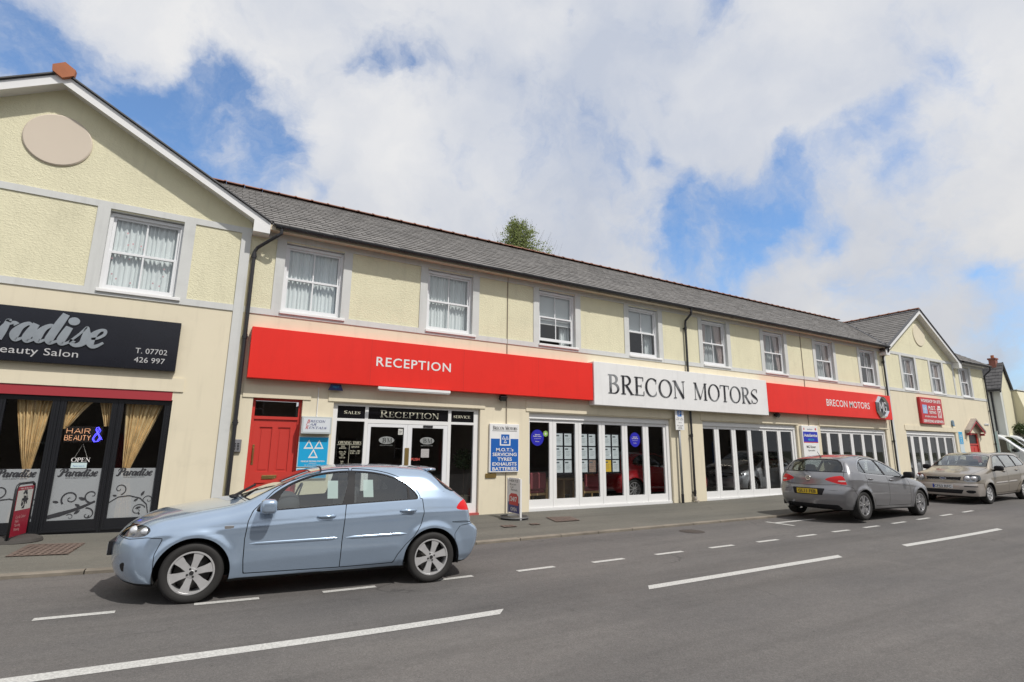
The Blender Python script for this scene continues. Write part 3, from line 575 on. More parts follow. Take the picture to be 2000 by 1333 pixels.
def script_word(mb, F, u0, v0, h, w=None, thick=.16, body='Paradise'):
    """connected brush lettering: slanted strokes with thick stems"""
    k = .30; G = {}
    def cat(P, n=7):
        o = []
        for i in range(len(P)-1):
            p0, p1, p2, p3 = P[max(i-1,0)], P[i], P[i+1], P[min(i+2,len(P)-1)]
            for j in range(n):
                t = j/n; o.append(tuple(.5*((2*p1[c])+(-p0[c]+p2[c])*t+(2*p0[c]-5*p1[c]+4*p2[c]-p3[c])*t*t+(-p0[c]+3*p1[c]-3*p2[c]+p3[c])*t**3) for c in range(3)))
        o.append(P[-1]); return o
    T = thick/.16; a, b = .2*T, .07*T
    bowl = [(.52,.80,b),(.36,.94,b*1.6),(.16,.74,a*.85),(.08,.36,a*1.25),(.20,.06,a*.7),(.40,.16,b),(.56,.42,b)]
    G['a'] = (.80, [bowl, [(.62,.95,a*.9),(.56,.5,a*1.15),(.54,.18,a*1.1),(.64,.02,a*.6),(.86,.16,b)]])
    G['d'] = (.80, [bowl, [(.66,1.62,a*.95),(.60,1.1,a*1.15),(.55,.5,a*1.15),(.54,.18,a*1.1),(.64,.02,a*.6),(.86,.16,b)]])
    G['i'] = (.50, [[(.22,.95,a*.95),(.18,.5,a*1.15),(.17,.18,a*1.1),(.28,.02,a*.6),(.52,.16,b)], [(.27,1.28,a*1.15),(.271,1.29,a*1.15)]])
    G['r'] = (.56, [[(-.02,.10,b),(.12,.62,b),(.20,1.0,a*.7),(.24,.86,a*.6),(.42,.92,a*.5),(.54,.82,a*.8)], [(.22,.92,a*.6),(.18,.5,a*1.1),(.17,.02,a*1.1)]])
    G['s'] = (.62, [[(-.04,.12,b),(.20,.62,b),(.34,1.02,b),(.42,.80,a*.9),(.52,.42,a*1.3),(.46,.12,a*.9),(.26,.0,a*.6),(.08,.12,a*.6),(.10,.26,a*.8)], [(.5,.10,b),(.68,.2,b)]])
    G['e'] = (.66, [[(.10,.42,b),(.32,.48,b*1.2),(.50,.70,b*1.3),(.46,.92,a*.5),(.28,.92,a*.5),(.12,.66,a*.95),(.10,.30,a*1.2),(.24,.04,a*.8),(.42,.04,b*1.6),(.62,.26,b)]])
    G['P'] = (1.05, [[(.55,1.45,a),(.44,.9,a*1.3),(.36,.3,a*1.3),(.20,.0,a*.8),(.02,.04,b*1.5),(.0,.2,a*.5)], [(.05,1.0,b),(.0,1.28,b*1.2),(.25,1.58,b*1.6),(.62,1.68,a*.5),(.92,1.55,a*.9),(1.0,1.22,a*1.2),(.84,.92,a*.8),(.62,.84,b*1.2),(.5,.9,b)]])
    x = 0; its = []
    for ch in body: its.append((x, G[ch][1])); x += G[ch][0]
    W = w or x*h*.98; s = W/x
    for px, st in its:
        for P in st:
            if len(P) == 2: mb.disc(F, u0+(px+P[0][0]+k*P[0][1]*h/s*.9)*s, v0+P[0][1]*h, P[0][2]*s*.62, P[0][2]*h*.62); continue
            Q = cat(P); mb.ribbon(F, [(u0+(px+p[0]+k*p[1]*h/s*.9)*s, v0+p[1]*h) for p in Q], [p[2]*(s+h)/2 for p in Q])
def spiral(mb, F, c, r0, turns, a0, w, sg=1, n=30):
    P = []; W = []
    for i in range(n+1):
        t = i/n; r = r0*(1-t)**.9+.004; a = a0+sg*turns*6.283*t; P.append((c[0]+r*math.cos(a), c[1]+r*math.sin(a))); W.append(w*(1-.65*t))
    mb.ribbon(F, P, W)
def leaf(mb, F, p, a, l):
    c, s = math.cos(a), math.sin(a); mb.patch(F, [(p[0]+c*x*l-s*y*l, p[1]+s*x*l+c*y*l) for x, y in ((0,0),(.3,.22),(.65,.2),(1,0),(.65,-.16),(.3,-.2))])
for i, (a, b) in enumerate(cols):
    g = obj('window_pane', MB().poly([(a-.01,y+.04,.30),(b+.01,y+.04,.30),(b+.01,y+.04,2.35),(a-.01,y+.04,2.35)]), G_sal, sfo)
    obj('frosted_panel', MB().poly([(a,y+.036,.31),(b,y+.036,.31),(b,y+.036,1.175),(a,y+.036,1.175)]), M_frost, sfo)
    F = FR((a, y+.034, .31)); W_ = b-a; mb = MB(); script_word(mb, F, .07*W_, .735, .078, .84*W_, .26)
    if i in (1, 3):
        mb.ribbon(F, [(0,.06),(.15,.10),(.3,.15),(.45,.21),(.62,.30)], [.06,.07,.05,.045,.03]); spiral(mb, F, (.27,.36), .125, 1.35, -2.4, .024, -1); spiral(mb, F, (.57,.40), .12, .9, -1.7, .024, -1); spiral(mb, F, (.53,.08), .11, .9, 1.8, .02, -1); spiral(mb, F, (.30,.05), .05, 1, 2.6, .01, -1)
        for p, q, l in (((.12,.30),2.9,.09),((.48,.33),2.7,.11),((.42,.22),2.6,.09),((.35,.10),.6,.10),((.55,.02),1.2,.06)): leaf(mb, F, p, q, l)
    else:
        mb.ribbon(F, [(0,.27),(.12,.36),(.28,.38),(.45,.33),(.56,.22),(.60,.05)], [.014,.016,.016,.018,.016,.012]); spiral(mb, F, (.13,.50), .10, 1.2, -1.3, .018, 1); spiral(mb, F, (.58,.30), .08, 1.1, 3.4, .014, -1); spiral(mb, F, (.44,.12), .11, 1.1, .4, .014, 1)
        for p, q, l in (((.46,.37),1.1,.10),((.36,.28),.6,.08),((.40,.15),.3,.09),((.10,.38),2.9,.07),((.48,.04),2.2,.06)): leaf(mb, F, p, q, l)
    obj('vinyl_vine', mb, M_vine, sfo)
    text('HAIR & BEAUTY SALON', F, .24*W_, .70, .5*W_, .017, M_vine, sfo)
# curtains inside the salon
for (xa, xb, tie, kind, sd) in ((-4.9,-4.3,-4.6,1,1),(-2.86,-2.36,-2.56,1,2),(-1.33,-.72,-1.17,0,3)):
    def Lf(t, xa=xa, tie=tie, xb=xb): 
        return xa+(tie-.06-xa)*min(t/.58,1)**1.15 if t < .58 else (tie-.06)+((xa+.05)-(tie-.06))*(t-.58)/.42*.5
    def Rf(t, xa=xa, tie=tie, xb=xb):
        return xb+(tie+.05-xb)*min(t/.58,1)**1.0 if t < .58 else (tie+.05)+((xb)-(tie+.05))*(t-.58)/.42*.35
    mb = MB(); cloth(mb, 0, 0, .25, 2.37, .20, .022, 9, 70, Lf, Rf, sd); c = obj('curtain', mb, M_gold, sal, smooth=True)
mb = MB(); cloth(mb, 0, 0, 1.86, 2.37, .19, .02, 5, 40, lambda t: -2.2, lambda t: -1.78-.34*t**.8, 7); cloth(mb, 0, 0, 1.92, 2.37, .20, .02, 5, 40, lambda t: -1.72+.12*t, lambda t: -1.5, 8)
for q in range(6): pass
obj('curtain', mb, M_gold, sal, smooth=True)
# ================================================================ long central building
MX0, MX1 = .43, 26.22
main = thing('motor_showroom_building', 'long two-storey cream building with slate roof and white folding shopfronts between the two gables', 'building', (13.3,0,0))
WX = [1.14+3.307*k for k in range(8)]; STY = ['net','net','open','blind','drape','drape','drape','side']
holes_lo = [(.80,1.76,-.3,2.57),(2.40,5.99,-.3,2.55),(7.44,12.66,-.3,2.53),(14.12,19.25,-.3,2.53),(20.77,25.75,-.3,2.53)]
mb = MB(); wall_grid(mb, MX0, MX1, -.3, 4.32, holes_lo, 0, .10); obj('lower_wall', mb, M_low, main)
wins = [(x, x+1.25, 4.44, 6.0) for x in WX]
RV = []; mb = MB(); wall_grid(mb, MX0, MX1, 4.32, 6.2, wins, 0, .12, RV); obj('upper_wall', mb, M_up, main); [obj('reveal', q_, M_trim, main) for q_ in RV]
mb = MB(); bands(mb, MX0+.01, MX1-.01, [(a, b) for a, b, _, _ in wins]); obj('trim', mb, M_trim, main)
for (a, b, c, d), s in zip(wins, STY): sash_window(main, a, b, s)
for x in (6.74, 20.02): obj('movement_joint', MB().box(x-.008, x+.008, -.023, -.0, .0, 6.16), M_joint, main)
for xa, xb in ((.60,1.92),(2.28,6.12),(7.34,12.80),(14.02,19.34),(20.70,25.9)): obj('lintel', MB().box(xa, xb, -.02, 0, 2.57 if xa < 3 else 2.56, 2.83), M_low, main)
obj('soffit', MB().box(MX0+.005, MX1, -.26, .0, 6.165, 6.185).box(MX0+.005, MX1, -.28, -.26, 6.13, 6.24), mat('cream_soffit', (.66,.58,.44), .6), main)
def main_keep(p): return not (p.x < .80 and p.y < .12) and not (p.x > 26.0 and p.y < .12) and not (p.x < LA+3.74 and ZC-.06-abs(p.x-LA)*TQ > p.z+.02) and not (p.x > 25.6 and 8.44-abs(p.x-29.72)*TS > p.z+.02)
roofm = slates((-2.9,-.36,6.235), (1,0,0), (0,CT,ST), (0,-ST,CT), 36.5, 3.80/CT, main_keep, seed=11)
rf = obj('roof', roofm, M_slate, main)
obj('roof_underlay', MB().poly([(.80,-.33,6.225),(26.0,-.33,6.225),(26.0,.12,6.225+.45*TS),(.80,.12,6.225+.45*TS)]).poly([(-2.9,.12,6.225+.45*TS),(33.2,.12,6.225+.45*TS),(33.2,3.44,6.235+3.8*TS-.015),(-2.9,3.44,6.235+3.8*TS-.015)]).poly([(-2.9,3.44,8.60),(33.2,3.44,8.60),(33.2,9.5,5),(-2.9,9.5,5)]), M_lead, rf)
mb = MB(); ridge_run(mb, (-2.9,3.44,8.635), (29.9,3.44,8.635)); obj('ridge', mb, M_ridge, rf)
M_gut = M_black
def gutter(root, x0, x1, y=-.345, z=6.215):
    mb = MB(); n = 8; prof_ = [(y+.06*math.cos(math.pi+math.pi*k/n), z+.06*math.sin(math.pi+math.pi*k/n)) for k in range(n+1)]
    for rr, rev in ((1, 0), (.9, 1)):
        b = len(mb.v); P = [(y+(q[0]-y)*rr, z+(q[1]-z)*rr) for q in prof_]
        for x in (x0, x1): mb.v += [(x, p[0], p[1]) for p in P]
        mb.f += [(b+k, b+k+1, b+n+2+k, b+n+1+k) for k in range(n)]
    mb.box(x0, x1, y-.062, y-.052, z-.004, z+.012)
    x = x0+.9
    while x < x1: mb.lathe([(.069,x-.05),(.069,x+.05)], (0,y,z), 'x', 10, math.pi, 2*math.pi); x += 1.98
    return obj('gutter', mb, M_gut, root)
gutter(main, .86, MX1-.0)
def downpipe(root, x, ztop=6.15, zbot=.06, y=-.075, hop=(.0,), xt=None):
    xt = x if xt is None else xt; mb = MB()
    mb.tube([(xt,-.345,ztop), (xt,-.345,ztop-.10), (xt+(x-xt)*.15,-.33,ztop-.16), (x+(xt-x)*.1, y-.02, ztop-.34 if xt == x else ztop-.42), (x, y, ztop-.46 if xt == x else ztop-.52), (x, y, zbot)], .036, 10)
    z = ztop-.6
    while z > .3: mb.box(x-.055, x+.055, y-.01, 0, z-.012, z+.012).lathe([(.045,z-.05),(.045,z+.05)], (x,y,0), 'z', 10); z -= 1.75
    return obj('downpipe', mb, M_gut, root)
downpipe(main, .52, xt=.98, zbot=.0); downpipe(main, 13.5); downpipe(main, 26.12, zbot=.15)
obj('gully', MB().tube([(13.5,-.075,.08),(13.5,-.10,.03),(13.5,-.2,.02)], .045, 8).lathe([(.05,.08),(.06,.10),(.06,.16),(.05,.17)], (13.5,-.075,0), 'z', 10), mat('grey_plastic', (.42,.38,.33), .6), main)
obj('conduit', MB().tube([(.455,-.012,.1),(.455,-.012,5.6)], .011, 6).tube([(.475,-.02,.1),(.475,-.02,5.4)], .008, 6), mat('cream_cable', (.52,.47,.30), .6), main)
# red panelled house door
hd = obj('door', MB().box(.80,.86,.10,.16,.0,2.57).box(1.70,1.76,.10,.16,.0,2.57).box(.86,1.70,.10,.16,2.52,2.57).box(.86,1.70,.092,.16,2.14,2.20), M_red, main)
lf = MB(); X = [.862,.985,1.225,1.335,1.575,1.698]; Z = [.03,.30,.86,1.08,1.98,2.138]
lf.box(X[0],X[1],.12,.16,Z[0],Z[5]).box(X[4],X[5],.12,.16,Z[0],Z[5]).box(X[1],X[4],.12,.16,Z[0],Z[1]).box(X[1],X[4],.12,.16,Z[2],Z[3]).box(X[1],X[4],.12,.16,Z[4],Z[5]).box(X[2],X[3],.12,.16,Z[1],Z[2]).box(X[2],X[3],.12,.16,Z[3],Z[4])
for a, b in ((X[1],X[2]),(X[3],X[4])):
    for c, d in ((Z[1],Z[2]),(Z[3],Z[4])): lf.box(a,b,.142,.16,c,d); lf.box(a+.04,b-.04,.132,.142,c+.04,d-.04)
obj('leaf', lf, M_red, hd); obj('glass', MB().poly([(.86,.13,2.2),(1.70,.13,2.2),(1.70,.13,2.52),(.86,.13,2.52)]), G_shop, hd)
obj('letterbox', MB().bbox(1.11,1.39,.108,.12,.93,1.01,.004).box(1.14,1.36,.104,.108,.945,.995), M_brass, hd)
obj('pull_handle', MB().bbox(.885,.925,.112,.12,1.22,1.62,.003).tube([(.905,.112,1.27),(.905,.085,1.29),(.905,.08,1.42),(.905,.085,1.55),(.905,.112,1.57)], .009, 8), M_brass, hd)
obj('dark_hall', MB().box(.80,1.76,.9,.92,0,2.57), M_int, hd)
# reception front
rc = MB(); y = .08
rc.box(2.41,2.51,y,y+.07,.05,2.49).box(5.85,5.98,y,y+.07,.05,2.49).box(2.41,5.98,y-.004,y+.07,2.49,2.55).box(3.12,3.195,y,y+.07,.05,2.49).box(5.155,5.235,y,y+.07,.05,2.49)
rc.box(2.51,3.12,y,y+.07,2.155,2.215).box(3.195,5.155,y,y+.07,2.125,2.215).box(5.235,5.85,y,y+.07,2.155,2.215).box(2.51,3.12,y,y+.07,.05,.27).box(5.235,5.85,y,y+.07,.05,.27)
rf_ = obj('reception_frame', rc, M_white, main)
obj('red_step', MB().box(2.38,6.0,-.02,y+.05,-.1,.05), mat('red_step_paint', (.42,.09,.08), .7, var=.2), main)
M_fas = mat('black_glass_panel', (.008,.008,.010), .12)
M_cream = mat('cream_lettering', (.66,.64,.50), .5)
for a, b, t in ((2.51,3.12,'SALES'),(3.195,5.155,'RECEPTION'),(5.235,5.85,'SERVICE')):
    p = obj('fascia_panel', MB().box(a,b,y+.02,y+.04,2.215,2.49), M_fas, rf_)
F = FR((0,y+.02,0)); serif('SALES', F, 2.65, 2.315, .37, .075, M_cream, rf_, small=.82); serif('RECEPTION', F, 3.46, 2.27, 1.46, .155, M_cream, rf_, small=.86); serif('SERVICE', F, 5.30, 2.315, .46, .065, M_cream, rf_)
def gdoor(a, b, L_, R_):
    d = obj('door', MB().box(L_,a,y+.005,y+.06,.06,2.12).box(b,R_,y+.005,y+.06,.06,2.12).box(a,b,y+.005,y+.06,.06,.24).box(a,b,y+.005,y+.06,2.045,2.12), M_upvc, main)
    obj('glass', MB().poly([(a-.01,y+.035,.23),(b+.01,y+.035,.23),(b+.01,y+.035,2.055),(a-.01,y+.035,2.055)]), G_shop, d); return d
d1 = gdoor(3.27,4.05,3.20,4.135); d2 = gdoor(4.25,5.045,4.14,5.15)
for a, b in ((2.51,3.12),(5.235,5.85)): obj('glass', MB().poly([(a,y+.035,.27),(b,y+.035,.27),(b,y+.035,2.155),(a,y+.035,2.155)]), G_shop, rf_)
obj('push_plate', MB().bbox(4.09,4.19,y-.014,y+.005,1.19,1.58,.004), M_brass, d2)
obj('closer', MB().box(4.52,4.76,y-.01,y+.005,2.06,2.11), M_black, d2)
M_etch = film('etched_film', (.45,.47,.46), .62)
for cx, dd in ((3.655,d1),(4.64,d2)):
    F = FR((cx,y+.03,1.75)); mb = MB(); mb.disc(F,0,0,.18,.085); obj('logo_oval', mb, M_etch, dd)
    mb = MB(); mb.k = 8; serif('B', F, -.105, -.05, .10, .10, None, None, mb=mb, d=.003); serif('M', F, .01, -.05, .12, .10, None, None, mb=mb, d=.003); obj('logo_letters', mb, mat('dark_etch', (.03,.03,.03), .6), dd)
    text('BRECON MOTORS', F, -.15, -.125, .30, .022, M_etch, dd)
M_wt = mat('white_vinyl', (.62,.62,.58), .6)
obj('notice', MB().rect(FR((0,y+.03,0)), 3.92,4.03,1.88,2.02), M_wt, d1); text('24 hour\nCCTV', FR((0,y+.028,0)), 3.935,1.91,.08,.07, M_black, d1)
obj('notice', MB().rect(FR((0,y+.03,0)), 4.50,4.70,1.36,1.56), mat('grey_notice', (.42,.40,.40), .6), d2); text('PLEASE\nCLOSE\nTHE\nDOOR', FR((0,y+.028,0)), 4.525,1.38,.15,.16, M_wt, d2, align='c')
text('PUSH', FR((0,y+.03,0)), 4.26,1.29,.21,.06, mat('red_vinyl', (.62,.10,.08), .6), d2, bold=.02)
F = FR((0,y+.03,0)); serif('OPENING TIMES', F, 2.58,1.655,.50,.06, M_cream, rf_); mb = MB(); mb.rect(F,2.56,3.08,1.636,1.642).rect(F,2.822,2.828,1.17,1.636)
obj('rule', mb, M_cream, rf_)
text('SALES\n& RENTAL\n\nMON - FRI\n9.00-6.00\nSAT\n9.00-1.00\n\nSUN\nBY\nAPPOINTMENT', F, 2.575,1.18,.22,.44, M_cream, rf_, align='c'); text('SERVICE\n\nMON - FRI\n8.30 - 5.30', F, 2.85,1.44,.21,.17, M_cream, rf_, align='c')
room(main, 2.2, 6.3, 5, .02)
# three folding shopfronts and the showroom behind
P1 = [(7.51,8.15),(8.38,9.02),(9.24,9.87),(10.09,10.74),(10.95,11.57),(11.80,12.43)]
P2 = [(14.18,14.78),(15.01,15.65),(15.87,16.49),(16.69,17.35),(17.54,18.18),(18.38,19.01)]
P3 = [(20.82,21.34),(21.56,22.17),(22.39,23.03),(23.23,23.85),(24.05,24.70),(24.91,25.54)]
shop_door_set(main, .03, .03, P1, 2.29, .28, 7.45, 12.65); shop_door_set(main, .03, .03, P2, 2.29, .28, 14.13, 19.24); shop_door_set(main, .03, .12, P3, 2.29, .34, 20.78, 25.74)
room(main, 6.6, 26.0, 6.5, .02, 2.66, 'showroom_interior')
# ================================================================ right gabled building and its lower neighbour
RA = 29.72; RX0, RX1 = 26.22, 33.18
gb = thing('gabled_building', 'cream gabled building with a faint round plaque, beside the far red door', 'building', (RA,0,prof(RA)))
hR = [(27.44,32.36,-.3,2.55)]; wR = [(27.87,29.08,4.44,6.0),(30.67,31.86,4.44,6.0)]
mb = MB(); wall_grid(mb, RX0, RX1, -.3, 4.32, hR, -.012, .11); obj('lower_wall', mb, M_low, gb)
RV = []; mb = MB(); wall_grid(mb, RX0, RX1, 4.32, 6.16, wR, -.012, .12, RV); [obj('reveal', q_, M_trim, gb) for q_ in RV]; mb.poly([(RX0,-.012,6.16),(RX1,-.012,6.16),(RA,-.012,6.16+3.48*TS)]); obj('upper_wall', mb, M_up, gb)
mb = MB(); bands(mb, RX0+.2, RX1-.15, [(a,b) for a,b,_,_ in wR], y=-.034); mb.box(RX0+.01, RX0+.2, -.04, -.012, .1, 6.16).box(RX1-.15, RX1, -.034, -.012, 4.32, 6.16); obj('trim', mb, M_trim, gb)
for a, b, _, _ in wR: sash_window(gb, a, b, 'drape', y=.07)
obj('plaque', MB().lathe([(0,-.045),(.56,-.045),(.58,-.03),(.58,0)], (RA+.25,0,7.25), 'y', 40), M_low, gb)
obj('lintel', MB().box(27.34, 32.50, -.034, -.012, 2.57, 2.80), M_low, gb)
p0 = 27.52; PR = [(27.50,27.96),(28.22,28.74),(29.00,29.56),(29.80,30.40),(30.62,31.24),(31.42,32.14)]
shop_door_set(gb, .03, .24, PR, 2.29, .42, 27.45, 32.35, y=.08); room(gb, 26.6, 33, 5, .2)
def rk(p): return p.y < 3.3 or p.z > 8.6-(p.y-3.4)*.2
zR = 8.44; gable_roof(gb, RA-3.75, RA, RA+3.75, zR, -.32, 3.9, keep=lambda p: p.z > 6.235+(p.y+.36)*TS-.03 or p.x > RA, seed=21); barge(gb, RA-3.75, RA, RA+3.75, zR-.015)
mb = MB(); ridge_run(mb, (RA,-.30,zR+.04), (RA,3.6,zR+.04)); obj('ridge', mb, M_ridge, gb)
mb = MB(); va = Vector((25.95,-.30,6.27)); vb = Vector((RA,3.2,zR+.02)); mb.tube([va, (va+vb)/2+Vector((0,0,.02)), vb], .05, 6); obj('valley_lead', mb, M_lead, gb)
eb = thing('end_building', 'narrow cream end section with one upper window and a porch over its red door', 'building', (35,0,prof(35)))
dz = prof(35); hE = [(33.80,34.98,-.3,2.58)]; wE = [(33.93,35.05,4.44,6.0)]
mb = MB(); wall_grid(mb, RX1+.004, 36.82, -.3, 4.32, hE, 0, .10); obj('lower_wall', mb, M_low, eb)
RV = []; mb = MB(); wall_grid(mb, RX1+.004, 36.82, 4.32, 6.2, wE, 0, .12, RV); [obj('reveal', q_, M_trim, eb) for q_ in RV]; obj('upper_wall', mb, M_up, eb)
obj('side_wall', MB().poly([(36.82,0,-.3),(36.82,8,-.3),(36.82,8,6.2),(36.82,0,6.2)]).poly([(36.82,0,6.2),(36.82,8,6.2),(36.82,4,8.4)]), M_low, eb)
mb = MB(); bands(mb, RX1+.01, 36.82, [wE[0][:2]]); obj('trim', mb, M_trim, eb); sash_window(eb, 33.93, 35.05, 'drape')
rE = obj('roof', slates((33.3,-.36,6.235), (1,0,0), (0,CT,ST), (0,-ST,CT), 3.75, 2.6/CT, lambda p: 8.44-abs(p.x-RA)*TS < p.z+.05, seed=31), M_slate, eb)
obj('roof_underlay', MB().poly([(33.3,-.33,6.22),(37.0,-.33,6.22),(37.0,2.2,6.235+2.6*TS-.02),(33.3,2.2,6.235+2.6*TS-.02)]).poly([(33.3,2.2,7.85),(37,2.2,7.85),(37,5,6.2),(33.3,5,6.2)]), M_lead, rE)
obj('soffit', MB().box(33.35, 37.0, -.26, 0, 6.165, 6.185).box(33.35,37.0,-.28,-.26,6.13,6.24), M_white, eb)
gutter(eb, 33.6, 37.0); downpipe(eb, 36.74, zbot=.3, xt=36.85)
fd = obj('door', MB().box(33.80,33.90,.05,.12,.3,2.58).box(34.88,34.98,.05,.12,.3,2.58).box(33.9,34.88,.05,.12,2.5,2.58).box(33.9,34.88,.05,.12,1.98,2.04).box(33.9,34.88,.08,.12,.3,1.98), M_red, eb)
obj('panel', MB().box(34.02,34.33,.068,.08,1.05,1.85).box(34.45,34.76,.068,.08,1.05,1.85), M_red, fd); obj('glass', MB().poly([(33.9,.09,2.04),(34.88,.09,2.04),(34.88,.09,2.5),(33.9,.09,2.5)]), M_black, fd)
pm = MB(); xc = 34.39
for sg in (-1,1): pm.prism([(xc,3.22),(xc+sg*.95,2.62),(xc+sg*.95,2.72),(xc,3.32)] if sg < 0 else [(xc,3.22),(xc,3.32),(xc+sg*.95,2.72),(xc+sg*.95,2.62)], 'y', -.22, -.002)
po = obj('porch', pm, mat('weathered_wood', (.36,.31,.27), .8, var=.2), eb)
obj('porch_frame', MB().prism([(xc-1.0,2.56),(xc-.86,2.56),(xc,3.10),(xc+.86,2.56),(xc+1.0,2.56),(xc,3.21)], 'y', -.20, -.17), M_dkred, po); obj('porch_bracket', MB().box(xc+.75,xc+.84,-.19,-.01,2.45,2.56), M_dkred, po); obj('porch_bracket', MB().box(xc-.84,xc-.75,-.19,-.01,2.45,2.56), M_dkred, po)
# ================================================================ cars
def interp(tab, x):
    t = np.array(tab, float); return np.interp(x, t[:,0], t[:,1])
class Curve:       # smoothed piecewise-linear function
    def __init__(s, tab, sig=.05):
        t = np.array(tab, float); s.x = np.arange(t[0,0]-.5, t[-1,0]+.5, .01); e0 = (t[1,1]-t[0,1])/(t[1,0]-t[0,0]); e1 = (t[-1,1]-t[-2,1])/(t[-1,0]-t[-2,0])
        y = np.interp(s.x, t[:,0], t[:,1]); y = np.where(s.x < t[0,0], t[0,1]+e0*(s.x-t[0,0]), y); y = np.where(s.x > t[-1,0], t[-1,1]+e1*(s.x-t[-1,0]), y)
        if sig > 0:
            k = np.arange(-3*sig, 3*sig+.005, .01); w = np.exp(-(k/sig)**2/2); w /= w.sum(); y = np.convolve(np.pad(y, len(k)//2, 'edge'), w, 'valid')[:len(s.x)]
        s.y = y; s.d = np.gradient(y, .01)
    def __call__(s, v): return np.interp(v, s.x, s.y)
    def slope(s, v): return np.interp(v, s.x, s.d)
def smax(a, b, k): h = np.maximum(k-np.abs(a-b), 0)/k; return np.maximum(a, b)+h*h*k*.25
def spoly(P, poly):      # signed distance to polygon, negative inside
    poly = np.array(poly, float); n = len(poly); d = np.full(len(P), 1e9); ins = np.zeros(len(P), bool)
    for i in range(n):
        a, b = poly[i], poly[(i+1) % n]; e = b-a; w = P-a; t = np.clip((w@e)/(e@e+1e-12), 0, 1); q = w-t[:,None]*e; d = np.minimum(d, np.hypot(q[:,0], q[:,1]))
        c = (a[1] > P[:,1]) != (b[1] > P[:,1])
        with np.errstate(divide='ignore', invalid='ignore'): xx = (b[0]-a[0])*(P[:,1]-a[1])/(b[1]-a[1])+a[0]
        ins ^= c & (P[:,0] < xx)
    return np.where(ins, -d, d)
def sline(P, pl):      # distance to open polyline
    pl = np.array(pl, float); d = np.full(len(P), 1e9)
    for a, b in zip(pl[:-1], pl[1:]):
        e = b-a; w = P-a; t = np.clip((w@e)/(e@e+1e-12), 0, 1); q = w-t[:,None]*e; d = np.minimum(d, np.hypot(q[:,0], q[:,1]))
    return d
def round_poly(p, it=2):
    for _ in range(it):
        q = []
        for i in range(len(p)): a, b = p[i], p[(i+1) % len(p)]; q += [(a[0]*.75+b[0]*.25, a[1]*.75+b[1]*.25), (a[0]*.25+b[0]*.75, a[1]*.25+b[1]*.75)]
        p = q
    return p
